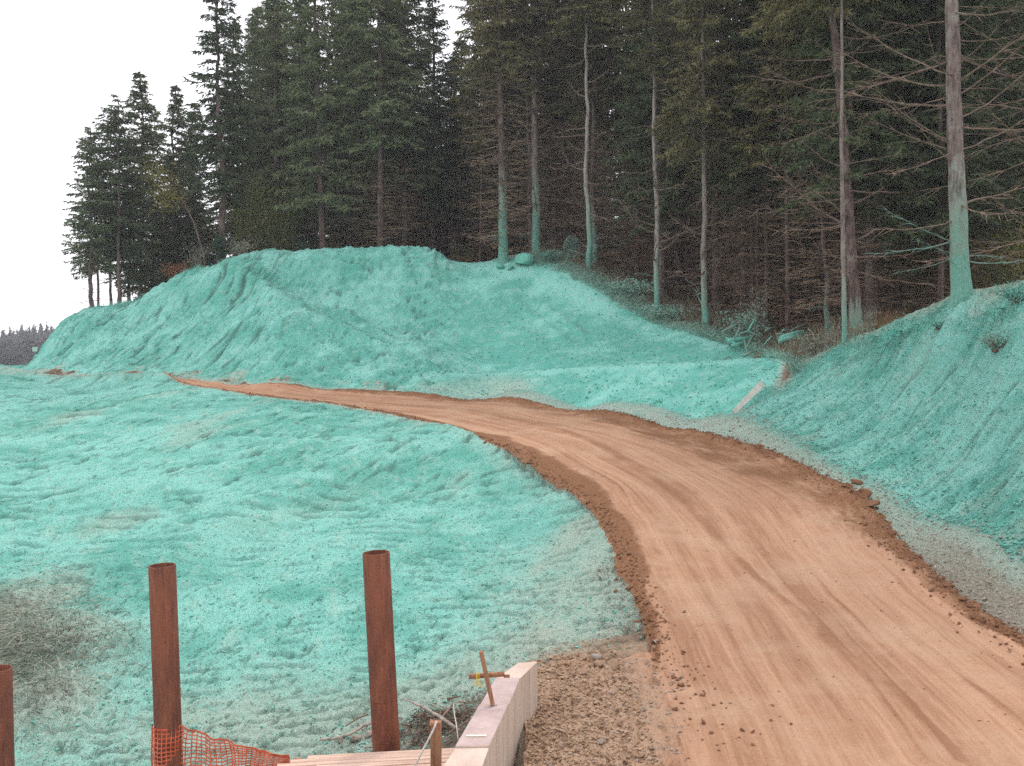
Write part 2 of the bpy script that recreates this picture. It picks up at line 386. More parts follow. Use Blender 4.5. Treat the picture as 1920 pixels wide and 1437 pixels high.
    patch = sst(-.2, .2, fbm(X * .3 + 5, Y * .3, 11) + .12)
    near = 1 - sst(11, 34, D)
    disp += lf * ((.05 * ridge - .34 * groove * seg) * rsp * patch * np.interp(D, [10, 20, 35, 60], [.68, .55, .40, .2]) + clod * .022 * (.45 + .55 * near) + np.maximum(clod - .4, 0) * .09 * near + fine * .014 * near)
    dash = fbm(ac_ * 5.0 + .4 * wob, al_ * 1.3, 90, 3); dsh2 = fbm(ac_ * 8, al_ * 2.4, 94, 2)
    disp += lf * sst(18, 30, D) * (dash * .035 - np.maximum(dash - .25, 0) * .40 + dsh2 * .03)
    disp += lf * near * (-np.maximum(-clod - .34, 0) * .12 + dsh2 * .02 + fbm(X * 30, Y * 16, 97, 1) * .008)
    # long drag lines on the embankment, running down towards the lower left
    a = .80 * X + .60 * Y; c = -.60 * X + .80 * Y
    drag = vn(a * .25, c * 2.2, 12) ; drag2 = vn(a * .5, c * 6, 13)
    disp += lf * (drag * .035 + drag2 * .022)
    # a soft shoulder ridge and the swale below it
    pyr = np.interp(PX, [-200, 0, 330, 620, 900], [1150, 1115, 1035, 880, 800])
    disp += lf * .22 * np.exp(-((PYv - pyr) / 34) ** 2) - lf * .14 * np.exp(-((PYv - pyr - 75) / 45) ** 2)
    # mounded rough hump with the dead grass
    hump = np.maximum(np.exp(-(((PX - 60) / 190) ** 2 + ((PYv - 1200) / 70) ** 2)), .7 * np.exp(-(((PX - 90) / 110) ** 2 + ((PYv - 1310) / 80) ** 2))) * lf
    disp += hump * (.28 + clod * .20 + fine * .05 + .10 * fbm(X * 2.5, Y * 1.6, 82))
    # --- striations
    a = .95 * X + .31 * Y; c = -.31 * X + .95 * Y
    warp = fbm(X * .5, Y * .5, 14) * .5
    def grooves(a, c, f, s):
        n = vn(a * .55, (c + warp) * f, s) + .6 * vn(a * 1.3, (c + warp) * f * 2.1, s + 1)
        return n
    gb = .12 * grooves(a, c, 3.2, 20) + .55 * grooves(a, c, 8.0, 26) + .5 * grooves(a * 1.4, c, 14, 46)
    fe = sst(0, 1.2, D - to)
    disp += bank * fe * (gb * .075 + fbm(a * 2.4, c * 8, 28) * .04 + np.minimum(gb, -.45) * .13)
    a2 = .34 * X + .94 * Y; c2 = .94 * X - .34 * Y
    gm = grooves(a2, c2, 2.6, 24); g5 = grooves(a2 * 1.6, c2, 7.0, 34)
    ml = mound * sst(640, 450, PX + (PYv - 560) * .35)
    disp += ml * (gm * .045 + .10 * g5 + np.minimum(g5, -.4) * .10 + np.minimum(gm, -.5) * .10) * sst(0, 2.5, D - to)
    # --- benches and pits on the right of the mound
    mr = mound * (1 - sst(640, 450, PX + (PYv - 560) * .35))
    rx = np.interp(PYv, [485, 497, 545, 590, 640, 665], [415, 440, 515, 585, 700, 760]); sx = PX - rx
    disp += mound * (.20 * np.exp(-((sx + 4) / 24) ** 2) - .42 * sst(-10, 75, sx) * sst(330, 110, sx)) * sst(485, 520, PYv) * sst(680, 620, PYv)
    bench = np.sin((Z + fbm(X * .7, Y * .7, 30) * .25) * 2 * np.pi / .55)
    disp += mr * (bench * .075 * sst(4.5, 6.5, Z) + clod * .08 + np.maximum(fbm(X * 2.3, Y * 2.3, 31) - .2, 0) * .35 - np.maximum(fbm(X * 3, Z * 5, 95) - .3, 0) * .5)
    disp += bowl * (clod * .022 + np.maximum(clod - .45, 0) * .10) * (D < 60)
    tr = np.sin((X * .5 + Y * .86 + fbm(X, Y, 33) * .3) * 2 * np.pi / .5)
    disp += (face & ~bank) * (.4 * tr - (.5 + .5 * tr) ** 4) * .10 * np.exp(-(((PX - 880) / 130) ** 2 + ((PYv - 680) / 28) ** 2))
    # tongue ridge lines on the bowl
    for (x0, y0, x1, y1, hgt) in ((640, 575, 800, 665, .22), (1010, 570, 1090, 625, .12), (960, 560, 1060, 640, .08), (730, 470, 850, 590, .1)):
        tt = np.clip(((PX - x0) * (x1 - x0) + (PYv - y0) * (y1 - y0)) / ((x1 - x0) ** 2 + (y1 - y0) ** 2), 0, 1)
        ds = np.hypot(PX - x0 - tt * (x1 - x0), PYv - y0 - tt * (y1 - y0))
        disp += face * hgt * np.exp(-(ds / 9) ** 2)
    # scarp steps at the right end of the mound top
    disp += mound * .28 * sst(820, 812, PX) * sst(3, 0, tp - D)
    # --- ruts, windrows of the road
    rf = road.astype(np.float32)
    wide = np.maximum(Rx - Lx, .5); acr = T * 5.6
    _ds = np.linspace(1, 60, 600); _cx = (((np.interp(_ds, Ld, Lp) + np.interp(_ds, Rd, Rp)) / 2) - CX) / F * _ds; _S = np.concatenate([[0], np.cumsum(np.hypot(np.diff(_ds), np.diff(_cx)))])
    S = np.interp(D, _ds, _S)
    wl = np.exp(-((dl - .22) / .22) ** 2); wr = np.exp(-((dr - .30) / .28) ** 2)
    rough = fbm(X * 4, Y * 4, 50, 3)
    wind = wl * (.07 + .06 * rough) + wr * (.09 + .08 * rough)
    tm = np.interp(D, [9, 11, 12.5, 15, 17.3, 19.5, 22, 25, 32, 45], [.55, .52, .48, .43, .384, .34, .335, .37, .45, .5]) + .012 * vn(S * .5, S * 0, 51)
    brk = .75 + .5 * fbm(S * .35, acr * .3, 58)
    tm = tm + .006 * fbm(X * 5, Y * 3, 60)
    mid = np.exp(-((T - tm) / (.026 + .008 * vn(S * .6, S * 0, 80))) ** 2) * 1.0 * (.8 + .3 * sst(-.4, .3, vn(S * .45, S * 0, 52)))
    for t0, wd_, am, sd_ in ((.155, .008, .9, 61), (.20, .006, .8, 62), (.27, .005, .6, 69), (.47, .007, .8, 63), (.53, .005, .7, 70), (.60, .010, .85, 64), (.66, .006, .7, 71), (.72, .012, .8, 65), (.79, .016, .9, 66)):
        mid = mid + am * np.exp(-((T - t0 - .02 * vn(S * .22, S * 0, sd_)) / wd_) ** 2) * (.35 + .65 * sst(-.5, .1, vn(S * .22, S * 0, sd_ + 10)))
    near_l = sst(11.8, 12.8, D)
    disp += rf * (wr * (.09 + .08 * rough) + wl * (.07 + .06 * rough) * near_l + mid * .03 - .035 * np.exp(-((T - .28) / .07) ** 2) - .035 * np.exp(-((T - .62) / .09) ** 2))
    disp += rf * (vn(acr * 7, D * .35, 53) * .007 + vn(acr * 2.5, D * .2, 54) * .012)
    # right verge: small rubble between road and bank
    verge = green & (T > 1) & (D < to)
    disp += verge * (clod * .05 + fine * .02) * (1 - .8 * dust)
    gravel = (PX > 985) & (T < 0) & (PYv > 1235 + (1100 - PX) * .08 + fbm(X * 2, Y * 2, 60) * 12) & (PYv < 3000)
    disp += gravel * sst(-.01, -.12, T) * (clod * .03 + fine * .016)
    disp += forest * (fbm(X * 1.1, Y * 1.1, 61) * .18 * sst(0, 3, D - tn) + clod * .05)
    toeline = sst(.1, .5, D - rdist) * sst(to + 1.6, to + .5, D) * sst(60, 110, PX) * sst(800, 720, PX) * (T > 1) * sst(-.25, .25, fbm(X * .9, Y * .9, 77))
    bermy = np.interp(PX, [790, 1000, 1150, 1300, 1440], [712, 705, 698, 690, 684])
    disp += (face & ~bank) * sst(790, 880, PX) * (.17 * np.exp(-((PYv - bermy) / 11) ** 2) - .17 * np.exp(-((PYv - bermy + 17) / 9) ** 2))
    topedge = (face & ~bank) * sst(790, 880, PX) * np.exp(-((PYv - bermy) / 5) ** 2)
    pass
    disp += toeline * (.06 * clod + .02)
    fade = (D > 7) & (D < 90)
    P = P + N * (disp * fade)[..., None]
    # --- attributes
    n_s = fbm(X * .6, Y * .6, 70); n_m = fbm(X * 3, Y * 3, 71)
    cov = np.where(green, 1.0 - lf * .16 - lf * .30 * sst(.1, .5, fbm(ac_ * .5, al_ * .22, 79)), 0.0)
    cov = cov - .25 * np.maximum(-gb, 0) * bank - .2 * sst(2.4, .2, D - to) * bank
    # thin, greyish cover on the lower right of the embankment
    thin = sst(780, 1130, PX + (PYv - 1100) * .7) * lf * sst(930, 1100, PYv)
    cov -= thin * (.52 + .15 * n_m)
    band = np.exp(-((PYv - np.interp(PX, [300, 480, 640, 760], [1040, 985, 925, 880])) / 16) ** 2) * sst(330, 480, PX) * sst(800, 640, PX) * lf
    cov -= band * .16
    cov -= lf * .38 * sst(1180, 1420, PYv) * sst(250, 650, PX) + lf * .22 * sst(1150, 1380, PYv)
    cov -= lf * .25 * sst(.9, 0, -dl) + sst(1150, 1260, PYv + n_m * 25) * sst(930, 1060, PX) * lf * .5
    cov -= hump * .62
    cov -= verge * (.72 - .38 * np.exp(-((D - to) / .8) ** 2))
    cov -= verge * .3 * sst(22, 15, D)
    cov = np.where(dust > .01, cov * (1 - dust) + dust * (.30 + .25 * n_m), cov)
    cov -= toeline * (.45 + n_m * .9)
    cov -= face * sst(740, 800, PX) * sst(1010, 930, PX) * .45 * np.exp(-((D - to) / 1.3) ** 2)
    cov -= face * .5 * np.exp(-(((PX - 940) / 110) ** 2 + ((PYv - 722) / 16) ** 2))
    cov = np.where(gravel, np.minimum(cov, .02), cov)
    bare = np.exp(-(((PX - 1476) * .6 - (PYv - 700) * .8) / 34) ** 2 - (((PX - 1476) * .8 + (PYv - 700) * .6) / 13) ** 2) * (D > 29) * (D < 40)
    cov -= bare * 1.2
    cov = np.where(forest, np.maximum(.75 - (D - tn) * .35, 0) + n_m * .15 - .1, cov)
    cov = np.where((PX < 300) & (D < 72) & (D > to), np.maximum(cov, .95 * sst(72, 66, D)), cov)
    cov -= toeline * (PX < 320) * (.55 + .7 * n_m)
    pit = np.clip(sst(-.34, -.56, clod), 0, 1) * green * .45 * (1 - .5 * (T > 0))  # pit: shadow tone painted in hollows and grooves, plus soil left unsprayed
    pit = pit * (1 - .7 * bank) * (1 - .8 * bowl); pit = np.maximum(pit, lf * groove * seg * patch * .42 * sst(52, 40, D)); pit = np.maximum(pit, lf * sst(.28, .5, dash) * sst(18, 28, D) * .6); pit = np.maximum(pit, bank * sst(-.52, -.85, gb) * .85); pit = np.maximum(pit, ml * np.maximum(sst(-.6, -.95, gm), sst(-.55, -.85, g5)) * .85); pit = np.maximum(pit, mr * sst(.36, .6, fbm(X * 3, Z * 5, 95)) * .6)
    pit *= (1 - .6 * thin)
    tone = .5 + n_s * .6 + vn(al_ * .22, ac_ * 1.1, 78) * .12 * lf
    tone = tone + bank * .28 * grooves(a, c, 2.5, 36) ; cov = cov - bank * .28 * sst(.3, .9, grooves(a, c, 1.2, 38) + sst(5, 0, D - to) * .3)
    tone = tone - .02 * mound - .22 * bowl + lf * .05 + bank * .06 + thin * .3  # bowl lowered in tone to carry the shade it lies in
    tone += bowl * .5 * np.exp(-((D - tn + 1.2) / .9) ** 2)
    tone += topedge * .5 - mound * .18 * sst(20, -10, sx) * sst(300, 420, PX)  # mound term paints shade on the face left of the spur
    dirt = np.empty(Z.shape + (3,)); dirt[:] = (.215, .175, .135)
    dirt[road | gravel] = (.36, .215, .125)
    dirt[verge] = (.38, .285, .215)
    k = (sst(-.2, .5, n_s + .5 * n_m))[..., None]
    fl = np.array((.10, .075, .042)) * (1 - k) + np.array((.17, .10, .05)) * k
    dirt = np.where(forest[..., None], fl, dirt)
    dirt = np.where((bare > .2)[..., None], np.array((.26, .16, .12)), dirt)
    dirt = dirt * (1 - toeline[..., None]) + np.array((.20, .125, .08)) * toeline[..., None]
    dirt = dirt * (1 - dust[..., None]) + np.array((.56, .50, .43)) * dust[..., None]
    hw = np.clip(hump * 1.6, 0, 1)[..., None]; dirt = dirt * (1 - hw) + np.array((.50, .47, .40)) * hw
    gm_ = (sst(1150, 1235, PYv + fbm(X * 2, Y * 2, 62) * 25) * sst(960, 1040, PX) * lf)[..., None]; dirt = dirt * (1 - gm_) + np.array((.50, .34, .23)) * gm_
    bl = np.interp(D, [11.5, 13, 15, 19, 23, 28, 34, 42], [0.0, .03, .05, .095, .11, .11, .08, .05]) * (1 + .25 * vn(S * .8, S * 0, 67))
    br = np.interp(D, [9.5, 13, 16, 20, 24, 28, 34, 42], [.055, .075, .10, .20, .26, .27, .20, .16]) * (1 + .25 * vn(S * .7, S * 0, 68))
    loose = sst(bl * 1.35 + .004, bl * .75, T) * .74 * sst(10.6, 13, D) * (bl > .01) + sst(1 - br * 1.5, 1 - br * .5, T) * (.62 + .25 * fbm(S * .8, acr * 2.5, 81))
    loose += .30 * np.exp(-(dr / .3) ** 2)
    track = np.clip(mid, 0, 1.1) * (.8 + .6 * fbm(acr * 4, D * 1.0, 59)); loose += track * .16 + .35 * np.exp(-((T - .12) / .06) ** 2) * (D < 25)
    loose = np.clip(loose, 0, 1.2) * (1 - .9 * sst(11.6, 10.3, D) * (T < .5) * 0)
    tb = sst(-.03, -.20, T + n_m * .05)
    loose = np.where(gravel, (.34 + .4 * n_m) * tb + .12 * (1 - tb), loose)
    grit = sst(.22, -.02, T + n_m * .05) * sst(14, 11, D) * .9 + .9 * np.exp(-((T - .17 - (11 - D) * .02) / .05) ** 2) * sst(12.5, 11, D)
    grit = np.where(gravel | (T < .3), .66 * sst(.17, -.10, T + n_m * .07) * np.where(gravel, 1, sst(14, 11, D)), grit * .55)
    ruv = np.stack([acr, S, Z * 0], -1)
    rgh = 1 - .2 * mound - .42 * bowl; rgh = rgh - .55 * ((face & ~bank) * sst(790, 880, PX) * sst(bermy + 8, bermy + 25, PYv)) * 0
    # --- split into the named stretches of ground
    cls = np.full(Z.shape, 0)
    cls[left] = 1; cls[road] = 2; cls[verge] = 3; cls[face & ~bank] = 4; cls[bank] = 5; cls[forest] = 6; cls[gravel & ~road] = 7
    cls[(D > 78) & ~forest] = 0
    fc = cls[:-1, :-1]
    idx = np.arange(nr * nc).reshape(nr, nc)
    quads = np.stack([idx[:-1, :-1], idx[:-1, 1:], idx[1:, 1:], idx[1:, :-1]], -1)
    Pf = P.reshape(-1, 3)
    names = {0: 'terrain', 1: 'embankment', 2: 'dirt_road', 3: 'road_shoulder', 4: 'hillside', 5: 'cut_slope', 6: 'forest_floor', 7: 'gravel_patch'}
    labels = {0: 'open ground falling away into the valley', 1: 'teal sprayed embankment falling away left of the dirt road', 2: 'graded orange tan dirt road curving left up the hill',
              3: 'greyish green rubble shoulder right of the dirt road', 4: 'teal sprayed earth mound and hollow beyond the road', 5: 'teal sprayed cut bank with slanting grooves at right',
              6: 'brown forest floor under the spruces', 7: 'brown gravelly ground beside the concrete wall'}
    for c, nm in names.items():
        q = quads[fc == c].reshape(-1, 4)
        if not len(q): continue
        u, inv = np.unique(q, return_inverse=True)
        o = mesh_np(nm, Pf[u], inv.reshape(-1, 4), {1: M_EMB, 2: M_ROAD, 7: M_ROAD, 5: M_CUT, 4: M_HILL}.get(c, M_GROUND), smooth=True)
        structure(o, labels[c])
        me = o.data
        def put(name, arr, typ='FLOAT'):
            at_ = me.attributes.new(name, typ, 'POINT')
            if typ == 'FLOAT': at_.data.foreach_set('value', arr.reshape(-1)[u].astype(np.float32))
            elif typ == 'FLOAT_VECTOR': at_.data.foreach_set('vector', arr.reshape(-1, 3)[u].astype(np.float32).ravel())
            else: at_.data.foreach_set('color', np.concatenate([arr.reshape(-1, 3)[u], np.ones((len(u), 1))], 1).astype(np.float32).ravel())
        if c in (2, 7): put('track', track); put('loose', loose); put('grit', grit); put('ruv', ruv, 'FLOAT_VECTOR')
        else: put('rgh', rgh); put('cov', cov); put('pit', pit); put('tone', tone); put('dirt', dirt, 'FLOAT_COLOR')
    return cols, rows, P
cols_, rows_, GP = build_terrain()
def ground_z(x, y):
    """height of the finished sheet at a world point"""
    px = x / y * F + CX
    i = int(np.clip(np.searchsorted(cols_, px), 1, len(cols_) - 1)); j = int(np.clip(np.searchsorted(rows_, y), 1, len(rows_) - 1))
    return float(GP[j - 1:j + 1, i - 1:i + 1, 2].mean())
def G(px, d, sink=0.0):
    x = (px - CX) / F * d; return Vector((x, d, ground_z(x, d) - sink))
def d_for(px, py, dmin=8, dmax=75):
    """depth where the ground shows at a photo pixel (first crossing)"""
    i = int(np.clip(np.searchsorted(cols_, px), 1, len(cols_) - 1))
    z = GP[:, i, 2]; yy = GP[:, i, 1]; p = HY + (ZC - z) / yy * F
    for j in range(len(rows_)):
        if rows_[j] > dmin and p[j] <= py: return float(yy[j])
    return dmax
base = mesh_np('valley_floor', [(-4000, -3000, -14), (4000, -3000, -14), (4000, 6000, -14), (-4000, 6000, -14)], [(0, 1, 2, 3)], M_GROUND)
structure(base, 'low valley floor far beyond the site')

# ------------------------------------------------------------------ materials of plants, steel, timber, concrete
def leaf_material(name, dark, light, scale=1.2, trans=.15):
    m, nt, b = nmat(name); q = NT(nt)
    P = q.coord(); n = q.noise(P, scale, 3, .6); n2 = q.noise(P, 14, 2, .6)
    oi = q.n('ShaderNodeObjectInfo')
    f = q.math('ADD', q.math('MULTIPLY', n, .8), q.math('MULTIPLY_ADD', n2, .5, -.2))
    f = q.math('ADD', f, q.math('MULTIPLY_ADD', oi.outputs['Random'], .3, -.15))
    q.l(q.mix(q.rng(f, .25, .75), dark, light), b.inputs['Base Color']); b.inputs['Roughness'].default_value = .7
    if trans:
        tr = q.n('ShaderNodeBsdfTranslucent'); q.l(q.mix(.5, dark, light), tr.inputs[0])
        ms = q.n('ShaderNodeMixShader'); ms.inputs[0].default_value = trans
        o = [x for x in nt.nodes if x.type == 'OUTPUT_MATERIAL'][0]
        q.l(b.outputs[0], ms.inputs[1]); q.l(tr.outputs[0], ms.inputs[2]); q.l(ms.outputs[0], o.inputs[0])
    return m
M_NEEDLE = leaf_material('spruce_needles', (.046, .068, .032), (.150, .180, .082), 1.6)
M_NEEDLE2 = leaf_material('olive_needles', (.080, .074, .034), (.235, .200, .085), 1.6)
M_FUZZ = leaf_material('dead_twigs', (.13, .082, .052), (.34, .23, .155), trans=0)
M_GRASS = leaf_material('dry_grass_blades', (.12, .075, .035), (.30, .19, .085), 1.5)
M_BRUSH = leaf_material('sprayed_brush', (.10, .22, .17), (.26, .42, .34), 2.0, 0)
M_TUFT = leaf_material('sprayed_tufts', (.10, .30, .24), (.20, .47, .385), 2.0, 0)
M_HUMP = leaf_material('greyed_dead_grass', (.15, .165, .125), (.38, .39, .31), 2.5, 0)
M_FERN = leaf_material('sprayed_fronds', (.03, .20, .15), (.10, .42, .32), 3, 0)
M_YEL = leaf_material('yellow_leaves', (.16, .13, .03), (.32, .25, .06), 2)
M_ORG = leaf_material('orange_leaves', (.13, .05, .022), (.28, .11, .045), 2)
M_LGR = leaf_material('yellow_green_leaves', (.07, .09, .02), (.24, .24, .06), .8)
M_IVY = leaf_material('deep_green_leaves', (.015, .05, .025), (.04, .11, .06), 2)
M_FAR = leaf_material('far_conifers', (.045, .055, .055), (.105, .10, .095), .06, 0)

def bark_material():
    m, nt, b = nmat('spruce_bark'); q = NT(nt)
    P = q.coord(); oi = q.n('ShaderNodeObjectInfo')
    v = q.n('ShaderNodeVectorMath', operation='ADD'); q.l(P, v.inputs[0]); q.l(oi.outputs['Random'], v.inputs[1])
    n = q.noise(q.mapping(v.outputs[0], (9, 9, 1.6)), 1, 5, .7); n2 = q.noise(q.mapping(v.outputs[0], (26, 26, 9)), 1, 3, .6)
    n3 = q.noise(v.outputs[0], 1.1, 4, .7)
    c = q.mix(q.rng(n, .32, .66), (.055, .034, .029), (.185, .128, .110))
    c = q.mix(q.math('MULTIPLY', q.rng(n3, .52, .62), .45), c, (.30, .25, .225))
    pale = q.attr('pale').outputs['Fac']
    c = q.mix(q.math('MULTIPLY', pale, q.rng(n, .25, .6)), c, (.36, .31, .28))
    sp = q.attr('spray').outputs['Fac']
    s = q.math('ADD', sp, q.math('MULTIPLY_ADD', n, .9, -.45)); s = q.math('ADD', s, q.math('MULTIPLY_ADD', n3, .9, -.45))
    t = q.mix(q.rng(n2, .3, .7), (.095, .25, .19), (.17, .37, .30))
    grey = q.mix(.55, c, (.25, .36, .29))
    c = q.mix(q.rng(s, .05, .45), c, grey); c = q.mix(q.rng(s, .35, .95), c, t)
    q.l(c, b.inputs['Base Color']); b.inputs['Roughness'].default_value = .9
    nb = q.bump(n, .8, .05); nb = q.bump(n2, .6, .02, nb); q.l(nb, b.inputs['Normal'])
    return m
M_BARK = bark_material()
def simple(name, a, b_, sc=(6, 6, 6), rough=.8, bump=.3, dist=.01, detail=4):
    m, nt, b = nmat(name); q = NT(nt); P = q.coord()
    n = q.noise(q.mapping(P, sc), 1, detail, .65); n2 = q.noise(P, 40, 3, .6)
    f = q.math('ADD', q.math('MULTIPLY', n, .75), q.math('MULTIPLY', n2, .25))
    q.l(q.mix(q.rng(f, .33, .67), a, b_), b.inputs['Base Color']); b.inputs['Roughness'].default_value = rough
    q.l(q.bump(f, bump, dist), b.inputs['Normal'])
    return m
M_TWIG = simple('weathered_twig', (.095, .062, .045), (.25, .175, .13), (14, 14, 14))
M_TWIGT = simple('sprayed_twig', (.10, .17, .135), (.23, .33, .27), (14, 14, 14))
M_STONE = simple('brown_stone', (.20, .115, .065), (.42, .29, .19), (9, 9, 9), .85, .5, .02)
M_CLOD = simple('brown_clod', (.12, .056, .029), (.25, .125, .066), (12, 12, 12), .95, .6, .02)
M_ROCKT = simple('sprayed_rock', (.10, .33, .26), (.17, .47, .38), (5, 5, 5), .9, .5, .03)
M_GREY = simple('grey_stone', (.16, .13, .11), (.42, .35, .29), (9, 9, 9), .85, .5, .02)
M_CONC = simple('pinkish_concrete', (.37, .275, .255), (.50, .385, .36), (3, 3, 3), .85, .25, .006)
M_CONC2 = simple('tan_concrete', (.47, .35, .285), (.58, .455, .38), (3, 3, 3), .85, .25, .006)
M_CONCS = simple('board_marked_concrete', (.40, .305, .245), (.54, .43, .35), (2, 12, .8), .9, .3, .006)
M_PLANK = simple('pale_plank', (.42, .27, .20), (.66, .48, .39), (.9, 26, 26), .8, .4, .006)
M_STAKE = simple('reddish_stake', (.20, .085, .045), (.36, .18, .10), (30, 30, 3), .8, .4, .005)
M_NET = simple('orange_net', (.44, .07, .03), (.62, .13, .065), (8, 8, 8), .55, .1, .002)
M_ROPE = simple('pale_rope', (.42, .36, .31), (.60, .54, .48), (60, 60, 60), .8, .3, .003)
M_CABLE = simple('grey_cable', (.14, .14, .15), (.24, .24, .25), (20, 20, 20), .5, .1, .002)
M_YTAPE = simple('yellow_tie', (.55, .38, .03), (.70, .52, .06), (30, 30, 30), .6, .1, .002)
M_WHITE = simple('cream_marker', (.74, .68, .52), (.82, .77, .62), (30, 30, 30), .6, .1, .002)
M_SHEET = simple('dusty_white_board', (.40, .40, .35), (.54, .52, .46), (3, 3, 3), .7, .2, .004)
def rust_material():
    m, nt, b = nmat('rusted_steel'); q = NT(nt); P = q.coord()
    n = q.noise(q.mapping(P, (5, 5, 1.2)), 1, 5, .7); n2 = q.noise(P, 60, 3, .7); n3 = q.noise(q.mapping(P, (30, 30, 1)), 1, 3, .6)
    c = q.mix(q.rng(n, .3, .7), (.075, .022, .013), (.20, .062, .030))
    c = q.mix(q.math('MULTIPLY', q.rng(n3, .5, .75), .5), c, (.26, .095, .045))
    c = q.mix(q.math('MULTIPLY', q.rng(n2, .60, .72), .55), c, (.33, .19, .12))
    c = q.mix(q.math('MULTIPLY', q.rng(n2, .40, .30), .5), c, (.05, .016, .012))
    q.l(c, b.inputs['Base Color']); b.inputs['Roughness'].default_value = .72; b.inputs['Specular IOR Level'].default_value = .3
    q.l(q.bump(n2, .25, .004), b.inputs['Normal'])
    return m
M_RUST = rust_material()

# ------------------------------------------------------------------ conifers
UP = np.array([0, 0, 1.0])
def tris_obj(name, V, mats, mi=None, parent=None):
    n = len(V) // 3
    o = mesh_np(name, V, np.arange(n * 3).reshape(n, 3), mats, False, parent)
    if mi is not None: o.data.polygons.foreach_set('material_index', np.asarray(mi, dtype=np.int32))
    return o
def thin(a, b, wdt, r):
    """long thin triangles from a to b"""
    d = b - a; s = np.cross(d, r.normal(size=a.shape)); s /= np.linalg.norm(s, axis=1, keepdims=True) + 1e-9
    wdt = np.broadcast_to(np.asarray(wdt, float), (len(a),))[:, None]
    return np.stack([a - s * wdt / 2, a + s * wdt / 2, b], 1)
def crown(H, R, seed, whorl=.34, per=6, leaf=(.30, .085), shape=.75, low=.75, droop=.25, gap=.12, dens=1.0):
    """a conifer crown, z 0..H, widest radius R"""
    r = np.random.default_rng(seed); T = []; M = []
    z = 0.0; az = 0
    while z < H * .985:
        f = z / H
        rad = R * (1 - f) ** shape * (low + (1 - low) * min(f * 5, 1))
        for k in range(per if f < .85 else 4):
            if r.random() < gap: continue
            az = r.uniform(0, 2 * math.pi)
            L = max(rad * r.uniform(.6, 1.12), .22); pitch = .55 * f - .12 + r.normal() * .17
            d = np.array([math.cos(az), math.sin(az), 0]); side = np.array([-d[1], d[0], 0])
            n = max(int(L / .17 * dens), 3); t = np.linspace(.12, 1, n)
            pz = z + r.uniform(-.22, .22)
            p = d * (L * t)[:, None] + UP * (pz + L * (pitch * t - droop * t ** 2 + .10 * t ** 5))[:, None]
            base0 = UP * pz
            T.append(thin(np.vstack([base0, p[:-1]]), p, .045 * (1 - .7 * t), r)); M.append(np.ones(n))
            for sg in (-1, 1):
                tl = (.42 * L * (1 - t) * np.minimum(t * 3, 1) + .20) * r.uniform(.6, 1.2, n)
                dirs = d * .75 + side * sg * r.uniform(.55, 1.1, n)[:, None] + UP * r.uniform(-.75, .12, n)[:, None]
                dirs /= np.linalg.norm(dirs, axis=1, keepdims=True)
                m = 4
                for j in range(m):
                    s0 = p + dirs * (tl * (j / m))[:, None]
                    ln = leaf[0] * r.uniform(.7, 1.3, n)
                    dd = dirs + r.normal(size=(n, 3)) * .5 + UP * -.22
                    dd /= np.linalg.norm(dd, axis=1, keepdims=True)
                    T.append(thin(s0, s0 + dd * ln[:, None], leaf[1] * r.uniform(.6, 1.5, n), r)); M.append(np.zeros(n))
        z += whorl * r.uniform(.7, 1.3) * (1 if f < .8 else .7)
    # leader
    a = np.array([[0, 0, H * .93]]); T.append(thin(a, a + UP * H * .09, .09, r)); M.append([0])
    return np.concatenate(T).reshape(-1, 3), np.concatenate(M).astype(int)
def fuzz(H0, H1, R, seed, n=120, sub=9, width=.028):
    """dead lower branches with bare twigs"""
    r = np.random.default_rng(seed); T = []
    for i in range(n):
        z = r.uniform(H0, H1); az = r.uniform(0, 2 * math.pi); L = R * r.uniform(.35, 1.1)
        d = np.array([math.cos(az), math.sin(az), 0]); side = np.array([-d[1], d[0], 0])
        t = np.linspace(.08, 1, 9); pit = r.normal() * .18 - .05
        p = d * (L * t)[:, None] + side * (r.normal() * .12 * L * t ** 2)[:, None] + UP * (z + L * (pit * t - .28 * t ** 2 + .28 * t ** 4))[:, None]
        T.append(thin(p[:-1], p[1:] + (p[1:] - p[:-1]) * .6, np.linspace(.055, .02, 8), r))
        k = r.integers(1, 9, sub); s0 = p[k]
        dd = d * .8 + side * r.choice([-1, 1], sub)[:, None] * r.uniform(.4, 1, sub)[:, None] + UP * r.uniform(-.5, .25, sub)[:, None]
        ln = r.uniform(.2, .7, sub) * L * .45
        T.append(thin(s0, s0 + dd * ln[:, None], width, r))
    return np.concatenate(T).reshape(-1, 3)
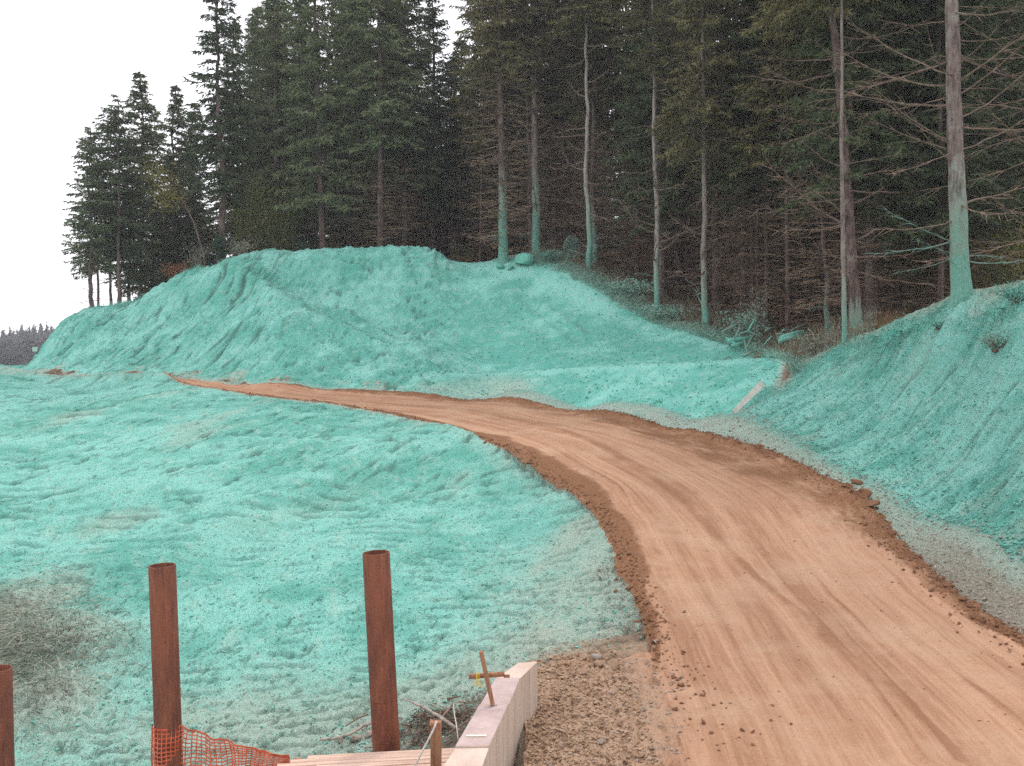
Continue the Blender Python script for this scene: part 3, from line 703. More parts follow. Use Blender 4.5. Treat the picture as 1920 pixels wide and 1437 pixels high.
def trunk_bm(H, r0, seed, lean=(0, 0), wig=.02, n=10, teal=0, pale=0, top=.12, flare=1.35):
    """tapered trunk z -0.6..H with spray attribute; lean = offset at the top"""
    r = np.random.default_rng(seed); K = max(int(H / .45), 8)
    zz = np.concatenate([[-.6, 0, .12, .3], np.linspace(.6, H, K)])
    wx = np.cumsum(r.normal(size=len(zz))) * wig; wy = np.cumsum(r.normal(size=len(zz))) * wig
    wx -= wx[1]; wy -= wy[1]; wx -= wx[-1] * np.clip(zz / H, 0, 1); wy -= wy[-1] * np.clip(zz / H, 0, 1)
    fl = 1 + (flare - 1) * np.exp(-np.maximum(zz, 0) / .25)
    rad = r0 * fl * (1 - (1 - top) * np.clip(zz / H, 0, 1) ** .9)
    a = np.arange(n) * 2 * np.pi / n
    cx = wx + lean[0] * zz / H; cy = wy + lean[1] * zz / H
    bump = 1 + r.normal(size=(len(zz), n)) * .035
    V = np.stack([cx[:, None] + np.cos(a) * rad[:, None] * bump, cy[:, None] + np.sin(a) * rad[:, None] * bump, np.repeat(zz[:, None], n, 1)], -1)
    idx = np.arange(len(zz) * n).reshape(-1, n); nx = np.roll(idx, -1, 1)
    Fq = np.stack([idx[:-1], nx[:-1], nx[1:], idx[1:]], -1).reshape(-1, 4)
    o = mesh_np('trunk', V.reshape(-1, 3), Fq, M_BARK, True)
    sp = np.zeros((len(zz), n))
    if teal:
        sp = np.clip(1.08 - zz[:, None] / teal, 0, 1) * np.clip(.75 - np.sin(a)[None] * .55, 0, 1)
    x = o.data.attributes.new('spray', 'FLOAT', 'POINT'); x.data.foreach_set('value', sp.ravel().astype(np.float32))
    x = o.data.attributes.new('pale', 'FLOAT', 'POINT'); x.data.foreach_set('value', np.full(sp.size, pale, np.float32))
    return o, (zz, cx, cy, rad)

CROWNS = {}
def make_crown_mesh(key, needle, **k):
    V, M = crown(**k); o = tris_obj('crown', V, [needle, M_FUZZ], M); CROWNS[key] = o.data; bpy.data.objects.remove(o)
make_crown_mesh('dense', M_NEEDLE, H=19, R=3.5, seed=1, whorl=.36, per=7)
make_crown_mesh('dense2', M_NEEDLE, H=18, R=3.0, seed=2, whorl=.36, per=7, droop=.32, gap=.2)
make_crown_mesh('spire', M_NEEDLE, H=15, R=2.3, seed=3, whorl=.32, per=6, shape=.7, gap=.2)
make_crown_mesh('airy', M_NEEDLE, H=12, R=2.3, seed=4, whorl=.34, per=6, shape=.5, gap=.32, low=.6, dens=.85)
make_crown_mesh('high', M_NEEDLE2, H=13, R=3.1, seed=5, whorl=.38, per=6, shape=.8, droop=.35)
make_crown_mesh('high2', M_NEEDLE2, H=13, R=2.6, seed=6, whorl=.40, per=6, shape=.7, gap=.2)
FUZZ = {}
for key, k in {'f1': dict(H0=1.2, H1=11, R=2.5, seed=11, n=260), 'f2': dict(H0=.8, H1=12, R=2.1, seed=12, n=230), 'f3': dict(H0=.6, H1=5, R=1.6, seed=13, n=60)}.items():
    o = tris_obj('dead_branches', fuzz(**k), M_FUZZ); FUZZ[key] = o.data; bpy.data.objects.remove(o)
TRUNKS = {}
for key, k in {'t1': dict(H=23, r0=.24, seed=21), 't2': dict(H=21, r0=.19, seed=22, wig=.03), 't3': dict(H=16, r0=.15, seed=23, wig=.03), 't4': dict(H=24, r0=.28, seed=24, pale=.3)}.items():
    o, _ = trunk_bm(**k); TRUNKS[key] = o.data; bpy.data.objects.remove(o)
def link(name, me, parent=None, loc=(0, 0, 0), rz=0, sc=(1, 1, 1)):
    o = bpy.data.objects.new(name, me); COL.objects.link(o); o.location = loc; o.rotation_euler = (0, 0, rz); o.scale = sc
    if parent: o.parent = parent
    return o
def conifer(px, d, trunk, crn, z0, H, R=1.0, fz=None, label='', group=None, cat='tree', lean=0.0, ts=1.0, loc=None, name='spruce_tree'):
    """shared-mesh conifer: trunk > crown > dead branches; z0 crown base, H total height"""
    p = loc or G(px, d, .1)
    e = empty(name, p, label, cat, group); e.rotation_euler = (0, lean, random.uniform(0, 6.3))
    e.rotation_mode = 'XYZ'; rz = e.rotation_euler.z
    e.rotation_euler = (Matrix.Rotation(lean, 3, 'Y') @ Matrix.Rotation(rz, 3, 'Z')).to_euler()
    tm = TRUNKS[trunk]; th = max(v.co.z for v in tm.vertices[-3:]) if False else {'t1': 23, 't2': 21, 't3': 16, 't4': 24}[trunk]
    link('trunk', tm, e, sc=(ts, ts, H / th))
    cm = CROWNS[crn]; ch = {'dense': 19, 'dense2': 18, 'spire': 15, 'airy': 12, 'high': 13, 'high2': 13}[crn]
    link('crown', cm, e, (0, 0, z0), random.uniform(0, 6.3), (R, R, (H - z0) / ch))
    if fz: link('dead_branches', FUZZ[fz], e, (0, 0, 0), random.uniform(0, 6.3), (1, 1, max(z0, 3) / (12 if fz != 'f3' else 5)))
    return e

# --- left group on the tip of the hill, seen against the sky
GRP_L = 'spruces at the left end of the wood'
conifer(173, 62.5, 't3', 'airy', 2.8, 10.9, .8, 'f3', 'leftmost spruce of the wood, standing against the white sky', GRP_L, lean=-.01, ts=.95)
conifer(188, 66, 't3', 'airy', 3.0, 12.0, .9, None, 'thin leaning trunk directly right of the leftmost spruce', GRP_L, lean=-.05, ts=.6)
conifer(208, 64, 't3', 'airy', 3.4, 12.2, 1.0, None, 'slim dark trunk, middle one of the bare trunks above the left hill tip', GRP_L, ts=.6)
conifer(222, 62.8, 't3', 'airy', 3.1, 12.6, 1.1, None, 'spruce with the stoutest trunk of the bare-legged left group', GRP_L, ts=.9)
conifer(262, 66, 't2', 'spire', 1.5, 14.4, 1.1, 'f3', 'pointed spruce rising highest in the left tip group', GRP_L, ts=.8)
conifer(243, 72, 't3', 'airy', 2.6, 13.2, 1.15, None, 'spruce half hidden behind the left tip group', GRP_L)
conifer(290, 70, 't3', 'airy', .8, 13.8, 1.1, 'f3', 'dark bushy spruce low between the left group and the bent yellow tree', GRP_L)
conifer(330, 69, 't2', 'spire', .6, 14.4, 1.0, 'f3', 'short pointed spruce in the dip left of the tall spire', GRP_L)
conifer(365, 72, 't2', 'spire', .5, 14.5, 1.1, 'f3', 'short dark spruce tucked against the left side of the tall spire', GRP_L)
conifer(318, 80, 't2', 'dense2', .5, 13.5, .8, None, 'low spruce far behind the left group', GRP_L)
# --- the dense stand above the mound
GRP_C = 'tall dense spruces above the mound'
conifer(418, 61, 't2', 'spire', 4.2, 18.2, 1.12, 'f3', 'tall spire-shaped spruce with pale lower trunk at the mound shoulder', GRP_C, lean=-.012, ts=1.15)
conifer(440, 67, 't2', 'dense2', 3.0, 17.5, .75, 'f3', 'spruce close behind the tall spire-shaped one', GRP_C)
conifer(518, 66, 't1', 'dense2', 2.5, 21.5, .85, None, 'open-crowned spruce with sky showing through right of the tall spire', GRP_C)
conifer(607, 61.5, 't1', 'dense', 3.4, 24, .95, 'f3', 'big dense spruce with a slanting pale trunk above the mound top', GRP_C, lean=-.035, ts=.85)
conifer(560, 70, 't1', 'dense', 2, 23, .9, None, 'dense spruce behind and left of the slanting pale trunk', GRP_C)
conifer(712, 61, 't1', 'dense2', 6.2, 25, 1.1, 'f1', 'dense spruce with a straight thin trunk over the middle of the mound', GRP_C, ts=.8)
conifer(756, 63.5, 't2', 'dense', 5.5, 22, .85, 'f2', 'dark spruce with shaded trunk right of the straight thin trunk', GRP_C)
conifer(668, 67, 't1', 'dense', 3, 24, 1.0, 'f2', 'broad dark spruce between the slanting and the straight trunk', GRP_C)
conifer(812, 66, 't1', 'dense', 4.5, 19, .85, 'f1', 'dark spruce below the bright sky gap near the mound end', GRP_C)
conifer(902, 63, 't3', 'high2', 8, 19.5, .9, 'f2', 'very thin dark trunk just left of the first green-footed tree', GRP_C, ts=.6)

# --- the wood behind: rows of shaded trees that nothing tells apart
placed = []
def wood(n, pxr, dr, fn, mind, tries=4000, seed=3):
    r = random.Random(seed); k = 0
    for _ in range(tries):
        if k >= n: break
        d = r.uniform(*dr); px = r.uniform(*pxr)
        if d < top(px) + 3.5: continue
        x = (px - CX) / F * d
        if any((x - a) ** 2 + (d - b) ** 2 < mind ** 2 for a, b in placed): continue
        if abs(px - 860) < 40 and d < 62: continue
        placed.append((x, d)); fn(px, d, r); k += 1
def w_left(px, d, r):
    if px < 400:
        conifer(px, d, 't2', r.choice(['spire', 'dense2']), r.uniform(.3, 1.5), r.uniform(10, 12.5) + (px - 250) * .01, r.uniform(.9, 1.2), None, 'shaded spruce in the rows behind the left part of the wood', 'spruces deep in the left wood')
    else:
        h = r.uniform(21, 25) if px < 780 or px > 880 else r.uniform(15, 17)
        conifer(px, d, r.choice(['t1', 't4']), r.choice(['dense', 'dense2']), r.uniform(1.5, 5), h, r.uniform(.9, 1.15), r.choice(['f1', 'f2']), 'shaded spruce in the rows behind the mound-top trees', 'spruces deep in the wood behind the mound')
wood(16, (300, 900), (68, 84), w_left, 3.0, seed=5)
wood(14, (400, 1000), (84, 108), w_left, 3.4, seed=6)
def w_right(px, d, r):
    hi = r.random() < .62
    conifer(px, d, r.choice(['t1', 't2', 't2', 't4']), r.choice(['high', 'high2']) if hi else r.choice(['dense', 'dense2']), r.uniform(7, 10) if hi else r.uniform(3, 6), r.uniform(20, 25), r.uniform(.9, 1.2), r.choice(['f1', 'f2']),
            'shaded spruce with dead lower branches deep in the right wood', 'spruces deep in the right wood', lean=r.uniform(-.02, .02), ts=r.uniform(.6, 1.05))
wood(26, (1000, 2080), (38, 60), w_right, 2.5, seed=7)
wood(32, (900, 2050), (60, 85), w_right, 2.9, seed=8)
wood(34, (870, 2050), (85, 112), w_right, 3.2, seed=9)
def w_pole(px, d, r):
    p = G(px, d, .1); e = empty('dead_spruce', p, 'bare dead spruce pole bristling with fine twigs', 'tree', 'spruces deep in the right wood')
    e.rotation_euler = (r.uniform(-.02, .02), r.uniform(-.03, .03), 0); h = r.uniform(12, 17); k = r.uniform(.8, 1.25)
    link('trunk', TRUNKS['t3'], e, (0, 0, 0), r.uniform(0, 6), (r.uniform(.45, .8),) * 2 + (h / 16,))
    link('dead_branches', FUZZ[r.choice(['f1', 'f2'])], e, (0, 0, 0), r.uniform(0, 6), (k, k, h / 13))
placed_keep = list(placed); placed.clear()
wood(24, (1120, 2020), (48, 68), w_pole, 1.8, seed=21)
placed.extend(placed_keep)
def w_back(px, d, r):
    conifer(px, d, 't1', r.choice(['dense', 'dense2']), .3, r.uniform(14, 20), r.uniform(1.0, 1.25), None, 'full-crowned spruce closing the view at the back of the right wood', 'spruces deep in the right wood')
wood(56, (860, 2060), (98, 134), w_back, 2.7, seed=10)

# --- front row with bare trunks and dead branches, each branch a part
BR = []
def make_branches():
    for i in range(6):
        r = random.Random(100 + i); mb = MB()
        n = 9; amp = r.uniform(-.08, .08); sag = r.uniform(-.14, .04); up = r.uniform(-.10, .28); kz = [r.gauss(0, .015) for _ in range(n)]; ky = 0; pts = []
        for j in range(n):
            t = j / (n - 1); ky += r.gauss(0, .02)
            pts.append(Vector((t, ky + amp * math.sin(t * 3), sag * math.sin(t * math.pi * .8) + up * t ** 2 * r.uniform(.9, 1.1) + kz[j])))
        mb.tube(pts, [.020 * (1 - .78 * j / (n - 1)) for j in range(n)], 4, False)
        for j in range(13):
            k = r.randint(2, n - 1); a = pts[k]; s = r.choice([-1, 1]); L = r.uniform(.08, .30)
            d = Vector((r.uniform(.5, 1), s * r.uniform(.3, .9), r.uniform(-.5, .35))).normalized() * L
            mid = a + d * .5 + Vector((0, 0, r.uniform(-.02, .03)))
            mb.tube([a, mid, a + d], [.009, .006, .003], 3, False)
        a = mb.build('branch', M_TWIG); b = mb.build('branch', M_TWIGT); BR.append((a.data, b.data))
        bpy.data.objects.remove(a); bpy.data.objects.remove(b)
make_branches()
def front_tree(px, d, pxtop, wpx, H, teal, label, seed, nbr=30, brl=(1.0, 2.2), brz=(1.0, 11), crn='high', cz=10, cR=1.0, wig=.02, pale=0, fz=None, sc_up=1.0, side=0):
    p = G(px, d, .05); r = random.Random(seed)
    yb = HY + (ZC - p.z) / d * F
    lean = (pxtop - px) / F * d * (H / (yb / F * d))           # metres at the top
    e = empty('spruce_tree', p, label, 'tree', 'front row of spruces with sprayed feet')
    r0 = wpx / F * d / 2
    t, (zz, cx, cy, rad) = trunk_bm(H, r0, seed, (lean, 0), wig, 14, teal, pale, flare=1.25); t.parent = e
    ch = {'dense': 19, 'dense2': 18, 'spire': 15, 'airy': 12, 'high': 13, 'high2': 13}[crn]
    link('crown', CROWNS[crn], e, (lean * .8, 0, cz), r.uniform(0, 6.3), (cR, cR, (H - cz) / ch))
    if fz:
        f = link('dead_branches', FUZZ[fz], e, (lean * .3, 0, 0), r.uniform(0, 6.3), (1, 1, cz / 12)); f['kind'] = 'stuff'
    for i in range(nbr):
        z = r.uniform(*brz); L = r.uniform(*brl) * (1 if z > 2 else .6)
        az = r.uniform(0, 2 * math.pi) if not side or r.random() > .7 else r.choice([0, math.pi]) + r.gauss(0, .5)
        k = int(np.searchsorted(zz, z)); k = min(k, len(zz) - 1)
        off = Vector((math.cos(az), math.sin(az), 0)) * rad[k] * .6
        m = BR[r.randrange(6)][1 if z < min(teal * .8, 1.7) else 0]
        b = link('branch', m, e, Vector((cx[k], cy[k], z)) + off)
        b.rotation_euler = (r.uniform(-1, 1), r.uniform(-.6, .38), az); th = (.85 + r0 * 1.2) * sc_up
        q_ = .45 if d < 35 else .65 if d < 42 else 1; b.scale = (L, L * r.choice([-1, 1]) * q_, L * q_)
    return e
front_tree(945, 56, 934, 19, 21, 5.2, 'spruce with smooth green-coated foot beside the rounded boulders', 201, 30, (.8, 2.2), (1.2, 11), cz=10, wig=.012, cR=.9, fz='f2')
front_tree(1007, 57.5, 997, 17, 22, 4.8, 'green-footed spruce with upturned dead branches right of the boulders', 202, 40, (1.0, 2.6), (.8, 12), cz=11.5, wig=.02, cR=.9, pale=.3)
front_tree(1102, 54.4, 1100, 11, 20, 4.4, 'slender crooked pale trunk with green foot in the middle of the front row', 203, 34, (.8, 2.2), (.6, 12), cz=12.5, wig=.028, pale=.9, cR=.8)
front_tree(1113, 57.5, 1110, 12, 20, 3.6, 'dark trunk close behind the slender crooked one', 204, 14, (.8, 2), (1.5, 10), cz=9.5, wig=.02, crn='high2', fz='f2')
front_tree(1038, 64, 1026, 15, 22, 0, 'unsprayed dark trunk standing back beyond the stump', 205, 14, (.8, 2), (1.5, 9), cz=9, fz='f1')
front_tree(1194, 60, 1172, 16, 22, 0, 'reddish brown trunk leaning left over the dry orange grass', 206, 26, (1, 2.4), (1, 9.5), cz=9, fz='f2', pale=.15)
front_tree(1234, 48.6, 1221, 12, 20, 3.3, 'thin pale trunk with green foot at the edge of the hollow', 207, 36, (.9, 2.3), (.8, 12), cz=11, wig=.02, pale=.8, cR=.75, crn='high2')
front_tree(1274, 55, 1268, 17, 22, 0, 'brown shaded trunk right behind the thin pale one', 208, 18, (1, 2.4), (1.2, 9), cz=8.5, fz='f1', crn='high2')
front_tree(1324, 46, 1317, 13, 20, 2.9, 'slim trunk with green foot above the log pile', 209, 34, (.9, 2.6), (.8, 10), cz=8, wig=.02, pale=.5, cR=.8)
front_tree(1341, 51, 1334, 16, 21, 0, 'shaded trunk seen just right of the slim green-footed one', 210, 18, (1, 2.4), (1, 8), cz=8, fz='f2')
front_tree(1584, 32, 1576, 10, 17, 2.4, 'pole-thin straight trunk at the start of the cut slope', 211, 10, (.8, 1.6), (1, 8), cz=11, wig=.008, pale=.45, cR=.6)
front_tree(1606, 38, 1553, 24, 23, 1.8, 'thick rough trunk behind the pole-thin one', 212, 40, (1.6, 3.6), (1.5, 11), cz=12, wig=.02, cR=.9, side=1)
front_tree(1553, 42, 1528, 11, 18, 1.9, 'thin leaning trunk left of the thick rough one', 213, 20, (1, 2.4), (1, 8), cz=9, wig=.03, cR=.7, crn='high2', fz='f2')
front_tree(1803, 27.3, 1782, 36, 22, 3.5, 'stoutest trunk, with strong green foot on top of the cut slope', 214, 44, (1.4, 3.4), (.6, 9.5), cz=12, wig=.012, side=1, pale=.25)
front_tree(1690, 46, 1684, 13, 21, 0, 'dim trunk in the shade between the thick and the stoutest trunk', 215, 22, (1, 2.6), (1, 8), cz=8, crn='high', fz='f1')
front_tree(1962, 31, 1955, 22, 22, 1.6, 'trunk just past the right edge with branches reaching into view', 216, 40, (1.4, 3.4), (.8, 9), cz=11, side=1)
for i, (px, d, tx, lb) in enumerate(((1420, 47, 1412, 'thin shaded trunk behind the brush right of the log pile'), (1478, 44, 1472, 'thin shaded trunk midway between the slim green-footed and the leaning one'))):
    front_tree(px, d, tx, 10, 19, 0, lb, 220 + i, 18, (1, 2.4), (1, 8), cz=7.5, crn='high2', fz='f2')

ORD = ('', 'second ', 'third ', 'fourth ', 'fifth ', 'sixth ', 'seventh ', 'eighth ', 'ninth ', 'tenth ', 'eleventh ', 'twelfth ', 'thirteenth ', 'fourteenth ')
LAND = [(418, 'tall pale-footed spire'), (607, 'slanting pale trunk'), (712, 'straight thin trunk over the mound'), (812, 'bright sky gap'), (945, 'trunk beside the boulders'), (1007, 'green-footed trunk with upturned branches'),
        (1102, 'slender crooked trunk'), (1172, 'reddish leaning trunk'), (1234, 'thin pale green-footed trunk'), (1324, 'slim trunk above the log pile'), (1580, 'pole-thin trunk'), (1800, 'stoutest trunk')]
bins = {}
for o in [o for o in COL.objects if o.get('group') in ('spruces deep in the right wood', 'spruces deep in the wood behind the mound', 'spruces deep in the left wood')]:
    px = o.location.x / o.location.y * F + CX; k = min(range(len(LAND)), key=lambda i: abs(LAND[i][0] - px))
    bins.setdefault((k, px < LAND[k][0]), []).append(o)
for (k, lf_), L in bins.items():
    L.sort(key=lambda o: o.location.y)
    for i, o in enumerate(L):
        if i < 14: o['label'] = '%snearest %s in the wood %s the %s' % (ORD[i], 'dead pole' if o.name.startswith('dead') else 'shaded spruce', 'left of' if lf_ else 'right of', LAND[k][1])

# ------------------------------------------------------------------ shrubs, small trees, undergrowth
def shrub(px, d, w_, h, mat, label, cat='shrub', n=1400, seed=1, z0=0, stems=9, leaf=.12, name='shrub', loc=None):
    r = np.random.default_rng(seed); p = loc or G(px, d, .05)
    e = empty(name, p, label, cat)
    mb = MB(); tips = []
    for i in range(stems):
        a = r.uniform(0, 6.28); q = r.uniform(.2, 1) * w_; hh = h * r.uniform(.5, 1)
        P1 = Vector((math.cos(a) * q * .4, math.sin(a) * q * .4, hh * .5)); P2 = Vector((math.cos(a) * q, math.sin(a) * q, hh))
        mb.tube([(r.normal() * .05, r.normal() * .05, 0), P1, P2], [.02, .013, .005], 4, False); tips += [P1, P2, (P1 + P2) / 2]
    mb.build('stem', M_TWIG, e)
    tips = np.array([tuple(t) for t in tips]); c = tips[r.integers(0, len(tips), n)] + r.normal(size=(n, 3)) * np.array([w_ * .22, w_ * .22, h * .13])
    c[:, 2] = np.maximum(c[:, 2], z0)
    dd = r.normal(size=(n, 3)); dd /= np.linalg.norm(dd, axis=1, keepdims=True)
    V = thin(c, c + dd * leaf * r.uniform(.6, 1.4, n)[:, None], leaf * .6, r).reshape(-1, 3)
    tris_obj('foliage', V, mat, None, e)
    return e
shrub(522, 62, 1.9, 4.6, M_LGR, 'large yellow-green bush between the tall spire and the slanting trunk', n=5200, seed=31, stems=18)
shrub(462, 61.5, 1.0, 5.6, M_LGR, 'tall thin olive bush with autumn tints right of the tall spire', n=1900, seed=32, stems=10)
shrub(476, 62.5, .8, 6.0, M_ORG, 'rusty orange leaved sapling behind the olive bush', n=500, seed=33, stems=6)
shrub(409, 60, .45, 1.7, M_IVY, 'dark green ivy clump at the foot of the tall spire', n=900, seed=34)
shrub(372, 60.8, .9, 1.5, M_HUMP, 'grey twiggy bush left of the ivy clump', n=500, seed=35, stems=22, leaf=.09)
shrub(335, 61.5, 1.0, .9, M_ORG, 'low rust-red brush on the mound shoulder', n=700, seed=36)
shrub(450, 60.2, 1.1, 1.1, M_HUMP, 'grey-green bramble right of the pale spire trunk', n=700, seed=37, stems=20, leaf=.08)
shrub(590, 62, 1.3, 1.3, M_IVY, 'dark low bush behind the mound crest', n=900, seed=38)
shrub(872, 64, 1.0, 2.6, M_LGR, 'dim yellowish sapling in the dark gap right of the mound', n=500, seed=39)
shrub(1745, 44, 2.6, 4.6, M_LGR, 'yellow-green leafy bush glowing between the right trunks', n=9000, seed=40, stems=22)
shrub(1470, 50, 1.6, 3.2, M_LGR, 'dim mossy bush behind the brush pile', n=1500, seed=41, stems=14)
shrub(1880, 40, 2.0, 3.6, M_LGR, 'olive bush at the right edge behind the stoutest trunk', n=3000, seed=42, stems=16)
shrub(1395, 43, 1.0, 1.3, M_BRUSH, 'pale dusted leafy shrub above the log pile', n=900, seed=43, stems=16, leaf=.10)
shrub(1415, 44.5, .8, 1.9, M_HUMP, 'tall greyish sapling above the log pile', n=500, seed=44, stems=12, leaf=.09)
shrub(1250, 47.6, 1.0, .7, M_BRUSH, 'low sprayed bramble at the foot of the thin pale trunk', n=900, seed=45, leaf=.1)
shrub(1185, 50.5, 1.4, .8, M_BRUSH, 'wide sprayed bramble along the rim of the hollow', n=1500, seed=46, leaf=.1, stems=20)
shrub(1035, 55.4, 1.1, .6, M_BRUSH, 'leafy sprayed bramble right of the round boulder', n=900, seed=47, leaf=.1)
shrub(1530, 34, .7, .8, M_HUMP, 'dusty tuft at the head of the bare brown strip', n=500, seed=48, leaf=.09, stems=18)
shrub(1868, 23.9, .5, .45, M_BRUSH, 'dark dusted tuft of roots hanging in the upper cut slope at right', n=700, seed=49, leaf=.05, stems=16)
shrub(1905, 24.6, .6, .4, M_TUFT, 'sprayed bush on the slope crest at the right edge', n=900, seed=50, leaf=.06, stems=14)
shrub(1760, 27.0, .35, .28, M_TUFT, 'small coated bush left of the stoutest trunk foot', n=500, seed=52, leaf=.05, stems=10)
# the bent tree with yellow leaves
e = empty('bent_tree', G(388, 62), 'bent thin deciduous tree with yellow leaves in front of the left spruces', 'tree')
mb = MB(); P = [Vector(v) for v in ((0, 0, -.2), (-.25, 0, 1.3), (-.75, 0, 2.9), (-1.3, .1, 4.0), (-2.1, .1, 4.9), (-2.6, .1, 5.6))]
mb.tube(P, [.06, .055, .05, .04, .028, .012], 6); mb.build('trunk', M_TWIG, e, True)
r = np.random.default_rng(51); n = 1100; cc = np.array([(-2.1, 0, 5.0), (-2.6, .1, 5.7), (-1.5, 0, 4.4), (-2.9, .2, 4.6), (-2.4, -.2, 4.1), (-3.2, 0, 5.9)])
c = cc[r.integers(0, 6, n)] + r.normal(size=(n, 3)) * (.40, .4, .40); dd = r.normal(size=(n, 3)) * .08
tris_obj('crown', thin(c, c + dd, .085, r).reshape(-1, 3), M_YEL, None, e)
mb = MB()
for k, s in ((3, (-.9, 0, .5)), (3, (.3, .2, .9)), (4, (-.8, 0, .2)), (4, (-.1, 0, 1.0)), (2, (-.6, 0, 1.0))):
    mb.tube([P[k], P[k] + Vector(s) * .5 + Vector((0, 0, .05)), P[k] + Vector(s)], [.02, .012, .004], 4, False)
mb.build('branch', M_TWIG, e)

def scatter_blades(name, n, pxr, off, hr, mat, label, wid=.02, seed=1, lean=.5, cat='undergrowth', along=None, cur=.3):
    r = np.random.default_rng(seed); px = r.uniform(*pxr, n)
    d = (top(px) + r.uniform(*off, n)) if along is None else along(px, r)
    x = (px - CX) / F * d
    i = np.clip(np.searchsorted(cols_, px), 1, len(cols_) - 1); j = np.clip(np.searchsorted(rows_, d), 1, len(rows_) - 1)
    z = GP[j, i, 2] - .03
    cl = fbm(x * .9, d * .9, seed + 5); keep = cl > -.35; x, d, z, cl = x[keep], d[keep], z[keep], cl[keep]; n = len(x)
    h = r.uniform(*hr, n) * (1 + cl * .6)
    a = np.stack([x, d, z], 1); dirs = np.stack([r.normal(size=n) * lean, r.normal(size=n) * lean, np.ones(n)], 1)
    m = a + dirs * (h * .55)[:, None]; b = m + (dirs + np.stack([r.normal(size=n) * cur, r.normal(size=n) * cur, -np.abs(r.normal(size=n)) * cur], 1)) * (h * .45)[:, None]
    V = np.concatenate([thin(a, m + (m - a) * .1, wid, r), thin(m, b, wid * .75, r)]).reshape(-1, 3)
    o = tris_obj(name, V, mat); tag(o, label, cat, kind='stuff'); return o
scatter_blades('dry_grass', 16000, (985, 1700), (1.2, 16), (.2, .55), M_GRASS, 'dry brown grass on the forest floor', .022, 61)
scatter_blades('sprayed_brush', 8000, (990, 1500), (-.4, 1.6), (.12, .42), M_BRUSH, 'teal dusted brush along the forest edge', .026, 62, .9)
scatter_blades('edge_twigs', 1900, (1000, 1640), (-.1, 4.5), (.4, 1.1), M_HUMP, 'grey upright stalks along the forest edge', .016, 63, .3)
scatter_blades('bank_top_grass', 1500, (1480, 2040), (-1.3, .5), (.05, .24), M_TUFT, 'sprayed grass along the crest of the cut slope', .02, 64, 1.2)
scatter_blades('hill_tip_brush', 1800, (150, 420), (-.8, .4), (.08, .28), M_TUFT, 'sprayed grass on the left crest of the hill', .025, 65, .9)
def hump_at(px, r):
    return np.array([d_for(a, 1215 + r.normal() * 62 + (a - 60) * -.12) for a in px])
_r = np.random.default_rng(66)
def hump_blades():
    r = _r; n = 4200; px = np.clip(30 + r.normal(size=n) * 90, -160, 300); py = 1205 + r.normal(size=n) * 58 - (px - 60) * .10
    bx = np.round(px / 6).astype(int); tabs = {}
    d = np.empty(n)
    for i in range(n):
        key = bx[i]
        if key not in tabs:
            ci = int(np.clip(np.searchsorted(cols_, key * 6), 1, len(cols_) - 1)); tabs[key] = (GP[:, ci, 1], HY + (ZC - GP[:, ci, 2]) / GP[:, ci, 1] * F)
        yy, pp = tabs[key]; k = np.argmax((pp <= py[i]) & (yy > 9)); d[i] = yy[k]
    x = (px - CX) / F * d; ci = np.clip(np.searchsorted(cols_, px), 1, len(cols_) - 1); rj = np.clip(np.searchsorted(rows_, d), 1, len(rows_) - 1)
    a = np.stack([x, d, GP[rj, ci, 2] - .02], 1); h = r.uniform(.07, .30, n)
    dirs = np.stack([r.normal(size=n) * 1.1 - .5, r.normal(size=n) * .9 - .4, np.full(n, .7)], 1)
    m = a + dirs * (h * .6)[:, None]; b = m + dirs * (h * .5)[:, None] * np.array([1.3, 1.3, -.35])
    V = np.concatenate([thin(a, m * 1.0, .013, r), thin(m, b, .010, r)]).reshape(-1, 3)
    o = tris_obj('dead_grass', V, M_HUMP); tag(o, 'greyed dead grass matted on the hump at lower left', 'grass', kind='stuff')
hump_blades()
def fern(px, d, s, label, seed):
    e = empty('fern', G(px, d, .03), label, 'fern'); r = random.Random(seed)
    for i in range(13):
        a = -math.pi / 2 + r.uniform(-2.0, 2.0); L = s * r.uniform(.7, 1.1); mb = MB(); pts = []
        for j in range(8):
            t = j / 7; pts.append(Vector((math.cos(a) * L * t, math.sin(a) * L * t * .8, L * (.75 * t - 1.15 * t * t))))
        mb.tube(pts, .006, 3, False)
        sd_ = Vector((-math.sin(a), math.cos(a), 0))
        for j in range(1, 8):
            for sg in (-1, 1):
                wv = L * .13 * math.sin(math.pi * (j / 8) ** .7); q = pts[j]; t = (pts[j] - pts[j - 1]) * .5
                mb.add([q - t * .6, q + t * .6, q + sd_ * sg * wv - Vector((0, 0, wv * .5)) + t * .4], [(0, 1, 2)])
        mb.build('frond', M_FERN, e)
fern(1692, 28.6, .62, 'teal-coated sword fern drooping over the bank crest, left of the stoutest trunk', 71)
fern(1722, 28.2, .40, 'smaller coated fern just right of the drooping sword fern', 72)
fern(1880, 25.2, .50, 'coated fern on the bank crest near the right edge', 73)
fern(1642, 30.2, .35, 'small coated fern low on the bank crest beside the thick trunk', 74)

